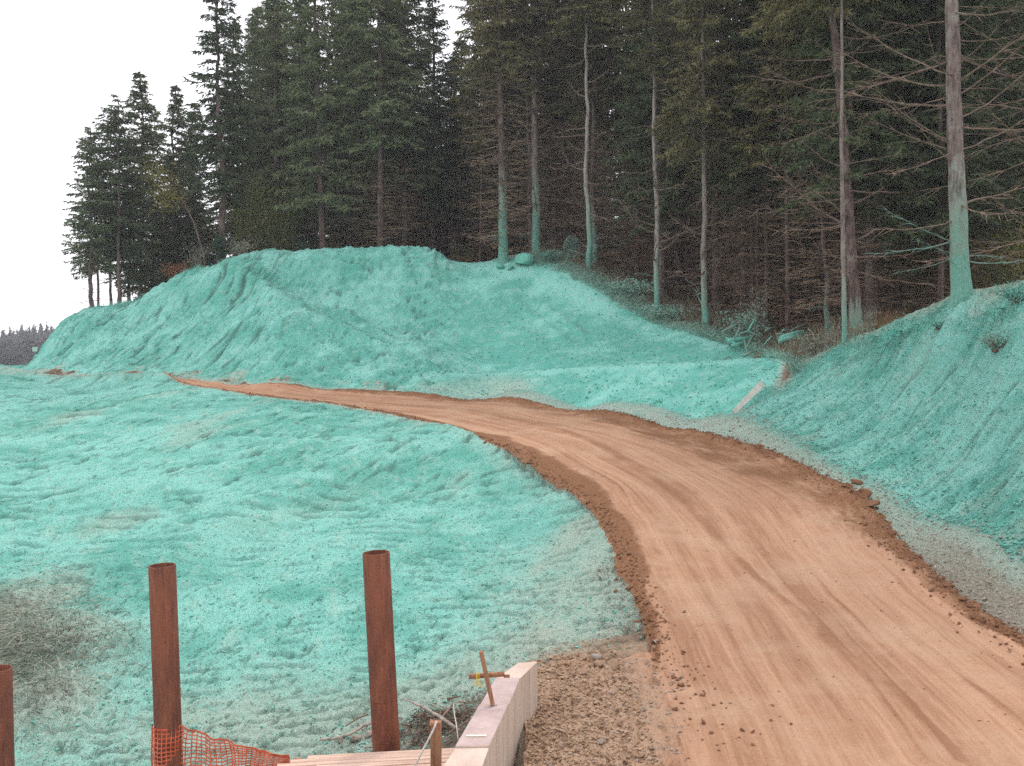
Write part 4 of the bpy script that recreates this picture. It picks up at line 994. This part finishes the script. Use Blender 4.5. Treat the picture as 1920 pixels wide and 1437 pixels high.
# far wooded ridge
def far_wood():
    r = np.random.default_rng(81); T = []
    for i in range(1500):
        px = r.uniform(-900, 560); d = r.uniform(215, 400); x = (px - CX) / F * d
        z = float(np.interp(d, [200, 250, 330, 420], [-5, -6.5, -4.5, 0])) ; h = r.uniform(9.4, 11.2) * (1 - .10 * (px < 40)) * (1 + max(d - 300, 0) / 500); R_ = h * r.uniform(.2, .3)
        n = 46; t = np.sort(r.uniform(.05, 1, n)); a = r.uniform(0, 6.28, n); rr = R_ * (1 - t) + .15
        c = np.stack([x + np.cos(a) * rr * .3, d + np.sin(a) * rr * .3, z + h * t], 1)
        b = np.stack([x + np.cos(a) * rr * 1.2, d + np.sin(a) * rr * 1.2, z + h * t - rr * .5], 1)
        T.append(thin(c, b, 1.2 * (1 - t) + .7, r))
        cone = []
        for k in range(5):
            a0, a1 = k * 1.2566, (k + 1) * 1.2566
            cone.append([[x + math.cos(a0) * R_ * .75, d + math.sin(a0) * R_ * .75, z], [x + math.cos(a1) * R_ * .75, d + math.sin(a1) * R_ * .75, z], [x, d, z + h * .93]])
        T.append(np.array(cone))
    o = tris_obj('far_wood', np.concatenate(T).reshape(-1, 3), M_FAR); tag(o, 'hazy conifer wood on the far ridge at left', 'wood', kind='stuff')
far_wood()

# ------------------------------------------------------------------ stones
def ico(seed, k=1):
    import bmesh
    bm = bmesh.new(); bmesh.ops.create_icosphere(bm, subdivisions=k, radius=1); r = random.Random(seed)
    ax = [Vector((r.gauss(0, 1), r.gauss(0, 1), r.gauss(0, 1))).normalized() for _ in range(7)]
    for v in bm.verts:
        c = v.co.copy()
        for q in ax:
            dt = c.dot(q)
            if dt > .62: v.co -= q * (dt - .62) * .9
        v.co *= r.uniform(.93, 1.05)
    V = np.array([v.co[:] for v in bm.verts]); Fc = np.array([[v.index for v in f.verts] for f in bm.faces]); bm.free(); return V, Fc
ICO1 = [ico(i, 1) for i in range(4)]
STONE_ME = {}
def rock_mesh(mat, i):
    key = (mat.name, i)
    if key not in STONE_ME:
        V, Fc = ico(300 + i, 3); o = mesh_np('rock', V, Fc, mat, True); STONE_ME[key] = o.data; bpy.data.objects.remove(o)
    return STONE_ME[key]
def rock(px, py, wpx, mat, label, group=None, flat=.7, name='rock', cat='rock', i=0, d=None, asp=1.0, up=.25):
    d = d or d_for(px, py); s = wpx / F * d / 2; p = G(px, d); p.z += s * up
    o = link(name, rock_mesh(mat, i % 5), None, p, random.uniform(0, 6.3), (s, s * asp, s * flat)); tag(o, label, cat, group)
    o.rotation_euler = (random.uniform(-.3, .3), random.uniform(-.3, .3), random.uniform(-.4, .4)); return o
rock(983, 487, 38, M_ROCKT, 'large rounded boulder coated teal beside the first green-footed tree', i=0, d=55.3, flat=.75, name='boulder', cat='boulder', up=.45)
rock(938, 492, 22, M_ROCKT, 'small coated boulder left of the first green-footed trunk', i=1, d=55.3, flat=.7, name='boulder', cat='boulder', up=.4)
rock(957, 492, 16, M_ROCKT, 'smallest coated boulder at the foot of the first green-footed trunk', i=2, d=55.0, flat=.6, name='boulder', cat='boulder', up=.3)
rock(1152, 1258, 34, M_STONE, 'largest brown rock on the gravel near the wall end', i=3, flat=.85, asp=.8, up=.5)
rock(1126, 1252, 24, M_STONE, 'rounded brown rock touching the left of the largest rock', i=4, flat=.7, up=.4)
rock(1118, 1236, 24, M_GREY, 'greyish rock dusted with spray above the brown pair', i=1, flat=.65, up=.4)
rock(1096, 1238, 20, M_STONE, 'flat brown rock left of the dusted grey one', i=0, flat=.5)
rock(1078, 1232, 15, M_STONE, 'small rock at the head of the gravel beside the wall end', i=2)
rock(1108, 1250, 18, M_STONE, 'small brown rock tucked below the flat one', i=1)
rock(1170, 1295, 16, M_STONE, 'light brown pebble below the largest rock', i=4, flat=.6)
rock(1128, 1394, 18, M_GREY, 'dark squarish stone low in the gravel', i=3, flat=.6)
rock(1198, 1416, 20, M_STONE, 'pale orange stone at the gravel edge near the frame bottom', i=2, flat=.5)
rock(1606, 908, 26, M_CLOD, 'upper of the three brown clods at the outer road edge', 'clods at the outer road edge', i=1, flat=.6, cat='clod', name='clod')
rock(1618, 932, 34, M_CLOD, 'broad brown clod at the middle of the three at the road edge', 'clods at the outer road edge', i=2, flat=.6, cat='clod', name='clod')
rock(1634, 950, 34, M_CLOD, 'flat slab-like clod jutting from the road edge toward the bank', 'clods at the outer road edge', i=0, flat=.35, cat='clod', name='clod')
rock(1232, 1205, 16, M_GREY, 'dark stone on the loose soil at the inner road edge', i=3, flat=.5)
rock(1228, 1216, 18, M_STONE, 'orange stone just below the dark one at the inner road edge', i=1, flat=.5)
rock(1122, 788, 7, M_GREY, 'lone pale pebble on the far side of the road', i=1)
random.seed(99)
for k in range(46):
    t = random.random(); dd_ = 10.2 + 22 * t ** 1.5
    px = float(np.interp(dd_, Rd, Rp)) + random.gauss(-14, 16) * 14 / dd_
    s = random.uniform(.03, .09)
    o = link('clod', rock_mesh(M_CLOD, k % 5), None, G(px, dd_) + Vector((0, 0, s * .2)), random.uniform(0, 6.3), (s, s * random.uniform(.6, 1), s * .6)); tag(o, 'brown clod in the loose ridge along the outer road edge', 'clod', 'clods in the outer windrow')
for k in range(40):
    t = random.random(); dd_ = 13.0 + 20 * t ** 1.5
    px = float(np.interp(dd_, Ld, Lp)) + random.gauss(6, 12) * 14 / dd_
    s = random.uniform(.025, .08)
    o = link('clod', rock_mesh(M_CLOD, k % 5), None, G(px, dd_) + Vector((0, 0, s * .2)), random.uniform(0, 6.3), (s, s * random.uniform(.6, 1), s * .6)); tag(o, 'brown clod in the loose ridge along the inner road edge', 'clod', 'clods in the inner windrow')

def pebbles(name, px, d, size, mat, label, cat, seed, flat=.65, attrs=None):
    r = np.random.default_rng(seed); n = len(px)
    i = np.clip(np.searchsorted(cols_, px), 1, len(cols_) - 1); j = np.clip(np.searchsorted(rows_, d), 1, len(rows_) - 1)
    x = (px - CX) / F * d; z = GP[j, i, 2]
    Vs, Fs = [], []; o_ = 0
    for k in range(4):
        m = np.arange(n) % 4 == k; V, Fc = ICO1[k]; c = np.stack([x[m], d[m], z[m] + size[m] * .15], 1); nn = m.sum()
        a = r.uniform(0, 6.28, nn); ca, sa = np.cos(a), np.sin(a); s3 = size[m][:, None] * r.uniform(.6, 1.2, (nn, 3)) * np.array([1, 1, flat])
        L = V[None] * s3[:, None]; tlt = r.normal(size=nn) * .3
        X_ = L[..., 0] * ca[:, None] - L[..., 1] * sa[:, None]; Y_ = L[..., 0] * sa[:, None] + L[..., 1] * ca[:, None]; Z_ = L[..., 2] + X_ * tlt[:, None]
        Vs.append((np.stack([X_, Y_, Z_], -1) + c[:, None]).reshape(-1, 3)); Fs.append((Fc[None] + (np.arange(nn) * len(V))[:, None, None] + o_).reshape(-1, 3)); o_ += nn * len(V)
    o = mesh_np(name, np.concatenate(Vs), np.concatenate(Fs), mat, False); tag(o, label, cat, kind='stuff')
    if attrs:
        nv = len(o.data.vertices)
        for a_, v in attrs.items():
            if isinstance(v, tuple):
                q = o.data.attributes.new(a_, 'FLOAT_COLOR', 'POINT'); q.data.foreach_set('color', np.tile(np.array([*v, 1], np.float32), nv))
            else:
                q = o.data.attributes.new(a_, 'FLOAT', 'POINT'); q.data.foreach_set('value', np.full(nv, v, np.float32))
    return o
r = np.random.default_rng(91)
n = 4600; d = 9.2 + 3.9 * r.random(n) ** 1.2; px = 990 + (r.random(n) ** 1.4) * (260 - (d - 9.2) * 26)
pebbles('gravel', px, d, np.abs(r.normal(size=n)) * .012 + .010, M_STONE, 'brown angular gravel beside the concrete wall', 'gravel', 1)
n = 900; d = 9.2 + 3.2 * r.random(n); px = 1000 + r.random(n) * 280
pebbles('grey_gravel', px, d, np.abs(r.normal(size=n)) * .009 + .008, M_GREY, 'scattered grey gravel among the brown stones beside the wall', 'gravel', 2)
n = 1500; d = 9.3 + 32 * r.random(n) ** 1.3; px = np.interp(d, Ld, Lp) + np.abs(r.normal(size=n)) * (26 + np.clip(12.5 - d, 0, 3) * 30) * 14 / d; k_ = r.random(n) < sst(9.6, 12.5, d) * .9 + .1; px, d = px[k_], d[k_]; n = len(px)
pebbles('loose_soil', px, d, np.abs(r.normal(size=n)) * .014 + .010, M_CLOD, 'crumbled brown soil along the inner road edge', 'soil', 3)
n = 2800; d = 9.5 + 30 * r.random(n) ** 1.5; px = np.interp(d, Rd, Rp) - np.abs(r.normal(size=n)) * 38 * 14 / d + 10
pebbles('loose_soil', px, d, np.abs(r.normal(size=n)) * .015 + .010, M_CLOD, 'crumbled brown soil along the outer road edge', 'soil', 4)
n = 2600; d = 11 + 22 * r.random(n) ** 1.3; px = np.interp(d, Rd, Rp) + r.random(n) * (np.interp(d, TOE[::-1, 1], TOE[::-1, 0]) - np.interp(d, Rd, Rp)) * 1.15
pebbles('rubble', px, d, np.abs(r.normal(size=n)) * .014 + .009, M_GREY, 'grey dusted rubble at the foot of the cut slope', 'rubble', 5)
n = 700; d = 10 + 26 * r.random(n); T_ = r.random(n); px = np.interp(d, Ld, Lp) + (np.interp(d, Rd, Rp) - np.interp(d, Ld, Lp)) * T_
pebbles('road_grit', px, d, np.abs(r.normal(size=n)) * .007 + .006, M_STONE, 'small loose stones strewn over the road', 'grit', 6)
n = 16000; d = 9.5 + 34 * r.random(n) ** 1.5; px = r.uniform(-100, 1250, n); m = px < np.interp(d, Ld, Lp) - 8; m &= (fbm((px - CX) / F * d * .8, d * .8, 7) > -.25) & ((px < 960) | (d > 13.2))
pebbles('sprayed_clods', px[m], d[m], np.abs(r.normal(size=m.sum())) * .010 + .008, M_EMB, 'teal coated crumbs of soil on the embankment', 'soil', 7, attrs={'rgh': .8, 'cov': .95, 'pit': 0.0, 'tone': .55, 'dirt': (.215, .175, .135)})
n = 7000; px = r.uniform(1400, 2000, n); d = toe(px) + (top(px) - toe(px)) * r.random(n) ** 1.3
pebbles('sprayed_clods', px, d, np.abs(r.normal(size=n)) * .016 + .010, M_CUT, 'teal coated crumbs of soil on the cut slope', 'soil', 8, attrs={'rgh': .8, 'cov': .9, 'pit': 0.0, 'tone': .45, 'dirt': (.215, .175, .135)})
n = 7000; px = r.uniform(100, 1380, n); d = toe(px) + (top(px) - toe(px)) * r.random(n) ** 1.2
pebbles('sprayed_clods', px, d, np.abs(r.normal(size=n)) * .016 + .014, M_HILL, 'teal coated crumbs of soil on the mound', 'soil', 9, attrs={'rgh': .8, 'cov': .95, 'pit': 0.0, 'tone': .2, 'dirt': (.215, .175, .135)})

# ------------------------------------------------------------------ foreground: pipes, planks, wall, stakes, net
def pipe(px, pytop, d, pybot, lean_px, wpx, label, seams=(), name='steel_pipe'):
    R_ = wpx / F * d / 2; top_ = at(px, pytop, d); bot = at(px + lean_px, pybot, d)
    e = empty(name, bot, label, 'pipe', 'rusty steel pipes by the plank deck')
    L = (top_ - bot).length; n = 40; mb = MB(); V = []
    rings = [(R_, 0), (R_, L - .004), (R_ - .004, L), (R_ - .012, L), (R_ - .014, L - .006), (R_ - .014, L - 1.2)]
    for rr, z in rings:
        for k in range(n): V.append((math.cos(k * 2 * math.pi / n) * rr, math.sin(k * 2 * math.pi / n) * rr, z))
    Fc = [(i * n + k, i * n + (k + 1) % n, (i + 1) * n + (k + 1) % n, (i + 1) * n + k) for i in range(len(rings) - 1) for k in range(n)]
    mb.add(V, Fc); o = mb.build('pipe_shell', M_RUST, e, True)
    for s in seams:
        z = (pybot - s) / F * d; m2 = MB(); m2.tube([(math.cos(k * 2 * math.pi / n) * (R_ + .001), math.sin(k * 2 * math.pi / n) * (R_ + .001), z) for k in range(n + 1)], .0032, 5, False)
        m2.build('weld_seam', M_CABLE if False else M_RUST, e, True)
    v = (top_ - bot); e.rotation_euler = v.to_track_quat('Z', 'Y').to_euler()
    return e
pipe(705, 1036, 10.16, 1470, 23, 51, 'tall rusty steel pipe rising from the plank deck', (1310, 1386))
pipe(304, 1060, 10.2, 1560, 18, 50, 'rusty steel pipe wrapped in orange netting at its foot')
pipe(-6, 1254, 10.3, 1620, 8, 54, 'rusty steel pipe cut off by the left edge')

# plank deck
e = empty('plank_deck', at(700, 1415, 9.9), 'pale plank deck around the foot of the tall pipe', 'deck')
e.rotation_euler = (0, 0, math.radians(8))
def plank(x0, x1, y, wdt, z=0):
    mb = MB(); mb.box(((x0 + x1) / 2, y, z - .02), ((x1 - x0) / 2, wdt / 2, .019)); mb.build('plank', M_PLANK, e, bevel=.004)
ys = [.03, -.055, -.135, -.225, -.31, -.40, -.49, -.58, -.67]
for k, (yy, x0) in enumerate(zip(ys, (-.60, -.76, -.86, -.52, -1.02, -1.00, -1.04, -1.0, -1.02))):
    wd = (.075, .072, .07, .085, .075, .08, .08, .08, .08)[k]
    plank(x0 + random.uniform(-.01, .01), .86 + random.uniform(-.01, .01), yy, wd, random.uniform(-.004, .006))
plank(-.86, -.50, -.228, .08, -.03)
for xx in (-.7, -.1, .5):
    mb = MB(); mb.box((xx, -.3, -.085), (.04, .42, .045)); mb.build('joist', M_STAKE, e)

# concrete wall
def wall():
    e = empty('concrete_wall', at(900, 1402, 8.8), 'low concrete wall with pinkish stepped top running up beside the gravel', 'wall')
    org = e.location.copy()
    def zt(py, z): return (ZC - z) / (py - HY) * F
    # sections along the top: (left px,py),(right px,py), z
    secs = [((700, 1640), (830, 1640), .45), ((830, 1437), (904, 1437), .45), ((853, 1403), (917, 1402), .45), ((899, 1324), (954, 1321), .45), ((929, 1272), (975, 1272), .45), ((971, 1243), (1008, 1240), .47)]
    lines = [(zt(a[1], z), a, b, z) for a, b, z in secs]
    pts = []
    for a, b, z in secs:
        da, db = zt(a[1], z), zt(b[1], z); A = at(a[0], a[1], da); B = at(b[0], b[1], db); pts.append((A - org, B - org))
    mats = [M_CONC2, M_CONC2, M_CONC, M_CONC, M_CONC2]; steps = [.0, .0, .018, .006, 0]
    for i in range(5):
        (A0, B0), (A1, B1) = pts[i], pts[i + 1]; g = .004; 
        A0 = A0.lerp(A1, g); B0 = B0.lerp(B1, g); up = Vector((0, 0, steps[i])); dn = Vector((0, 0, -1.6))
        # split the side into strips for board marks
        N_ = 12; mb = MB()
        top_q = [A0 + up, B0 + up, B1 + up, A1 + up]; c = .008
        ins = Vector((0, 0, c))
        mb.add(top_q + [v + dn for v in top_q], [(0, 1, 2, 3), (4, 7, 6, 5), (0, 4, 5, 1), (1, 5, 6, 2), (2, 6, 7, 3), (3, 7, 4, 0)])
        o = mb.build('wall_section', [mats[i], M_CONCS], e, bevel=.008)
        for p_ in o.data.polygons:
            if abs(p_.normal.z) < .5: p_.material_index = 1
        # board joints on the right face
        m2 = MB(); side = (B1 - B0); nrm = Vector((side.y, -side.x, 0)).normalized()
        for k in range(1, max(2, int(side.length / .34))):
            q = B0.lerp(B1, k / max(2, int(side.length / .34)) + random.uniform(-.02, .02)) + up
            m2.tube([q + Vector((0, 0, -.03)) + nrm * .0005, q + nrm * .0005 + Vector((0, 0, -1.3))], .0022, 4, False)
        if m2.v: m2.build('form_line', M_CONCS, e)
    return e, org
wall_e, worg = wall()
mb = MB(); mb.box((0, 0, 0), (.085, .012, .003)); o = mb.build('marker_strip', M_WHITE); o.location = at(893, 1386, 8.97 + .02) + Vector((0, 0, .003)); o.location.z = .45 + .025; o.rotation_euler = (0, 0, .02)
tag(o, 'small cream strip lying across the pinkish wall top', 'strip')
def tube_obj(name, pts, rad, mat, label, cat, n=8, group=None):
    c = sum((Vector(p) for p in pts), Vector()) / len(pts); mb = MB(); mb.tube([Vector(p) - c for p in pts], rad, n)
    o = mb.build(name, mat, None, True); o.location = c; tag(o, label, cat, group); return o
dw = (ZC - .47) / (1324 - HY) * F
tube_obj('grey_cable', [at(884, 1385, 9.3), at(889, 1352, 9.55), at(893, 1340, 9.62), at(908, 1332, 9.66), at(922, 1325, 9.72), at(932, 1322, 9.76)], .005, M_CABLE, 'thin grey cable draped over the wall joint below the wooden cross', 'cable', 6)
# wooden cross: stake with a pipe tied across
e = empty('stake_cross', at(924, 1322, 9.75), 'leaning wooden stake with a short rusty bar tied across it on the wall', 'stake')
org = e.location.copy(); mb = MB()
a, b = at(924, 1322, 9.75) - org, at(902, 1222, 9.75) - org; v = b - a; Mx = v.to_track_quat('Z', 'Y').to_matrix()
mb.box(v / 2, (.029, .018, v.length / 2), Mx); mb.build('stake', M_STAKE, e, bevel=.003)
mb = MB(); a, b = at(879, 1269, 9.79) - org, at(946, 1264, 9.81) - org
V = []; mb.tube([a, b], .023, 14, False); mb.tube([b, a], .017, 14, False); mb.build('bar', M_STAKE, e, True)
mb = MB(); mb.box(at(950, 1268, 9.82) - org, (.028, .012, .012)); mb.build('bar_tab', M_STAKE, e)
mb = MB(); c0 = at(896, 1268, 9.79) - org
for k in range(3):
    mb.tube([c0 + Vector((.012 * (k - 1), math.cos(t) * .027, math.sin(t) * .027)) for t in np.linspace(0, 6.28, 13)], .0035, 5, False)
for k in range(6):
    q = c0 + Vector((random.uniform(-.01, .03), -.022, random.uniform(-.02, 0))); mb.tube([q, q + Vector((random.uniform(-.03, .03), -.02, -.03)), q + Vector((random.uniform(-.05, .06), -.01, random.uniform(-.09, -.04)))], .003, 4, False)
mb.build('yellow_tie', M_YTAPE, e)
# stub post with rope
e = empty('stub_post', at(817, 1437, 9.2), 'short reddish timber post in front of the wall', 'post'); org = e.location.copy(); mb = MB()
a, b = at(818, 1500, 9.2) - org, at(817, 1353, 9.2) - org
mb.box((a + b) / 2, (.046, .04, (b - a).length / 2), None, 0, .004); mb.build('post_shaft', M_STAKE, e, bevel=.004)
mb = MB(); mb.box(at(812, 1356, 9.19) - org, (.03, .045, .012), Matrix.Rotation(.3, 3, 'Y')); mb.build('split_top', M_STAKE, e)
tube_obj('white_rope', [at(819, 1352, 9.14), at(813, 1368, 9.12), at(802, 1390, 9.1), at(790, 1412, 9.06), at(776, 1440, 9.0), at(765, 1470, 9.0)], .009, M_ROPE, 'pale rope hanging from the stub post over the planks', 'rope')
# sticks and roots
def stick(pts, rad, label, mat=M_TWIG):
    P = []
    for px, py, dz in pts:
        d = d_for(px, py + 6, 9); P.append(at(px, py, d - .05 - dz))
    o = tube_obj('stick', P, rad, mat, label, 'stick', 7, 'sticks and roots by the deck'); return o
stick([(757, 1311, 0), (790, 1325, 0), (825, 1345, .05), (862, 1370, .1)], [.008, .016, .02, .016], 'long pale stick sloping down to the wall behind the stub post', M_GREY)
stick([(850, 1318, .1), (852, 1340, .1), (856, 1360, .15), (859, 1388, .2)], [.004, .006, .006, .005], 'thin white upright twig beside the wall', M_ROPE)
stick([(848, 1322, .05), (832, 1342, .05), (800, 1378, .05)], [.014, .014, .01], 'brown stick crossing under the long pale stick')
stick([(702, 1352, .05), (680, 1362, .05), (655, 1378, .05), (625, 1386, .05), (600, 1388, .05)], [.020, .018, .018, .014, .01], 'crooked root left of the tall pipe', M_GREY)
stick([(690, 1340, 0), (672, 1346, 0), (648, 1362, 0)], [.012, .012, .006], 'small root above the crooked one')
stick([(838, 1312, 0), (858, 1305, 0)], [.02, .014], 'short brown chunk of wood on the embankment above the wall')
stick([(838, 1378, .1), (862, 1362, .1), (886, 1345, .1)], [.012, .012, .008], 'dark root beside the wall')
for k, (px, py, w_) in enumerate(((668, 1388, 26), (690, 1382, 20), (640, 1392, 14))):
    rock(px, py, w_, M_GREY, ('dusted stone under the crooked root', 'second dusted stone under the root nearer the pipe', 'smallest dusted stone left under the root')[k], i=k + 1)

r = np.random.default_rng(123); n = 420; px = r.normal(size=n) * 45 + 810; py = r.normal(size=n) * 28 + 1350
dn = 11.9 - (py - 1300) * .0075; x = (px - CX) / F * dn
ii = np.clip(np.searchsorted(cols_, px), 1, len(cols_) - 1); jj = np.clip(np.searchsorted(rows_, dn), 1, len(rows_) - 1)
a_ = np.stack([x, dn, GP[jj, ii, 2] + r.uniform(0, .05, n)], 1); b_ = a_ + np.stack([r.normal(size=n) * .09, r.normal(size=n) * .12, r.uniform(-.01, .05, n)], 1)
o = tris_obj('twig_litter', np.concatenate([thin(a_, b_, .016, r), thin(a_, b_, .016, r)]).reshape(-1, 3), M_TWIG); tag(o, 'litter of broken brown twigs and bark left of the wall', 'twigs', kind='stuff')
# orange safety net: wrapped round the pipe, sagging down to the deck
def net():
    e = empty('safety_net', at(310, 1400, 10.0), 'orange plastic safety netting wrapped round the pipe and sagging to the deck', 'netting')
    org = e.location.copy(); dp = 10.2; Rp_ = 50 / F * dp / 2 + .012; cxp = 313
    cen = at(cxp, 1400, dp)
    def pt(u, v):
        # u in metres along the band, v 0..1 down
        wrapL = math.pi * Rp_
        zt0 = at(0, 1360, dp).z
        if u < wrapL:
            a = math.pi + u / Rp_      # front half of the pipe, from left to right
            p = Vector((cen.x + math.cos(a) * Rp_, cen.y + math.sin(a) * Rp_, zt0 - .004 * u))
            h = .62
        else:
            s = (u - wrapL) / 1.02; s = min(s, 1.05)
            px = 337 + (540 - 337) * s; py = 1361 + 60 * s ** .85
            d = dp - .1 * s; p = at(px, py, d); h = .62 * (1 - s) + .16 * s
            fold = math.sin(u * 23) * .020 + math.sin(u * 57 + v * 3) * .008
            p.y += fold * (1 + v); p.z += math.sin(u * 31) * .006
            p.x += v * .05 * math.sin(u * 9)
        p.z -= v * h * (1 + .02 * math.sin(u * 40)); p.y += .01 * math.sin(v * 11 + u * 5)
        return p - org
    U = math.pi * Rp_ + 1.02; nu, nv = 34, 15; mbh, mbv = MB(), MB()
    def strip(mb, pts, wd, axis):
        V = []
        for i, p in enumerate(pts):
            t = (pts[min(i + 1, len(pts) - 1)] - pts[max(i - 1, 0)]).normalized(); nr_ = Vector((0, -1, 0)); s = t.cross(nr_).normalized() * wd
            V += [p - s, p + s, p + s + Vector((0, .003, 0)), p - s + Vector((0, .003, 0))]
        Fc = []
        for i in range(len(pts) - 1):
            for k in range(4): Fc.append((i * 4 + k, i * 4 + (k + 1) % 4, (i + 1) * 4 + (k + 1) % 4, (i + 1) * 4 + k))
        mb.add(V, Fc)
    for j in range(nv + 1):
        strip(mbh, [pt(U * i / 150, j / nv) for i in range(151)], .009 if j == 0 else .0052, 0)
    for i in range(nu + 1):
        strip(mbv, [pt(U * i / nu, j / 34) for j in range(35)], .0050, 1)
    o = mbh.build('net_cord', M_NET, e); o = mbv.build('cross_cord', M_NET, e)
net()

# far details: white board on the bank, logs, stump, sign
e = mb = MB()
d0, d1 = 30.2, 31.3
a, b = at(1379, 776, d0), at(1434, 722, d1)
v = b - a; nrm = Vector((0, -1, .25)).normalized(); s = v.normalized().cross(nrm).normalized()
c = (a + b) / 2
V = [a - c, a - c + s * -.13, b - c + s * -.18, b - c + s * .03]
V = V + [p + Vector((0, .04, -.02)) for p in V]
mb.add(V, [(0, 1, 2, 3), (7, 6, 5, 4), (0, 4, 5, 1), (1, 5, 6, 2), (2, 6, 7, 3), (3, 7, 4, 0)])
o = mb.build('white_board', M_SHEET, None, bevel=.005); o.location = c; tag(o, 'dusty white board lying at the foot of the cut slope beside the bare strip', 'board')
def log(px0, py0, d0, px1, py1, d1, rad, label, mat=M_ROCKT, group='logs and slash at the forest edge'):
    a, b = at(px0, py0, d0), at(px1, py1, d1); m = (a + b) / 2 + Vector((0, 0, .03))
    tube_obj('log', [a, m, b], [rad, rad * .95, rad * .85], mat, label, 'log', 10, group)
log(1464, 634, 38.6, 1506, 622, 40, .085, 'upper coated log of the pair right of the brush pile')
log(1462, 640, 38.2, 1500, 630, 39.5, .075, 'lower coated log of the pair right of the brush pile')
log(1365, 640, 41.5, 1412, 634, 42.2, .09, 'coated log on top of the pile at the edge of the hollow')
log(1372, 650, 41.0, 1400, 642, 41.6, .07, 'short coated log low in the pile at the edge of the hollow')
log(1362, 634, 42.2, 1380, 648, 41.2, .06, 'stubby log end at the left of the pile')
log(1398, 655, 40.2, 1413, 628, 41, .035, 'thin coated limb leaning steeply on the log pile', M_TWIGT)
log(1395, 636, 40.4, 1402, 668, 39.6, .03, 'bent pale root arching beside the dark stump hole', M_TWIGT)
log(1060, 478, 60, 1175, 484, 62, .10, 'grey fallen log lying behind the mossy stump', M_TWIG)
r = random.Random(77)
for k in range(34):
    px, py = r.uniform(1352, 1520), r.uniform(618, 676); d_ = 42 - (py - 618) * .05; L = r.uniform(8, 34); an = r.gauss(0.1, .5)
    log(px, py, d_, px + L * math.cos(an), py - L * math.sin(an), d_ + r.uniform(-.6, .6), r.uniform(.015, .05), 'coated broken limb in the slash heap at the forest edge', M_TWIGT if k % 3 else M_ROCKT, 'limbs in the slash heap')
rock(1421, 652, 22, M_CLOD, 'dark earthy stump root below the log pile', i=2, d=40.2, flat=.9, name='stump_root', cat='stump', up=.6)
rock(1450, 668, 40, M_ROCKT, 'coated earth lump between the log pair and the low berm', i=3, d=38.2, flat=.35, name='earth_lump', cat='lump')
e = empty('mossy_stump', G(1072, 58.6, .1), 'tall mossy stump hung with grey-green moss in the front of the wood', 'stump'); mb = MB()
r = random.Random(5)
mb.tube([(0, 0, 0), (0, 0, .5), (.02, 0, .95), (0, 0, 1.2), (0, 0, 1.28)], [.55, .42, .38, .22, .05], 14); mb.build('wood', M_BARK, e, True)
rr = np.random.default_rng(5); n = 1800; a = rr.uniform(0, 6.28, n); z = rr.uniform(.2, 1.28, n); q = (.38 + .15 * (1 - z)) * np.sqrt(np.clip((1.32 - z) / .35, 0, 1))
cc = np.stack([np.cos(a) * q, np.sin(a) * q, z], 1); tris_obj('moss', thin(cc, cc + np.stack([np.cos(a) * .07, np.sin(a) * .07, -rr.uniform(.05, .2, n)], 1), .045, rr).reshape(-1, 3), M_BRUSH, None, e)
# small sign far off at left
e = empty('road_sign', at(66, 690, 62), 'small pale green sign on a thin post far off at the left', 'sign'); mb = MB()
mb.tube([(0, 0, -.5), (0, 0, .9)], .022, 8); mb.build('sign_post', M_ROCKT, e)
mb = MB(); mb.box((0, -.03, 1.08), (.15, .012, .13)); mb.build('sign_panel', simple('pale_green_panel', (.35, .52, .45), (.45, .6, .52)), e, bevel=.004)

# ------------------------------------------------------------------ air
HAZE = .0006
if HAZE:
    mb = MB(); mb.box((0, 210, 8), (420, 232, 24)); o = mb.build('haze', [])
    m = bpy.data.materials.new('pale_air'); m.use_nodes = True; nt = m.node_tree; nt.nodes.clear()
    oo = nt.nodes.new('ShaderNodeOutputMaterial'); pv = nt.nodes.new('ShaderNodeVolumePrincipled')
    pv.inputs['Color'].default_value = (.95, .95, 1, 1); pv.inputs['Density'].default_value = HAZE
    nt.links.new(pv.outputs[0], oo.inputs['Volume']); o.data.materials.append(m); o['kind'] = 'stuff'; o['label'] = 'thin pale haze filling the air'
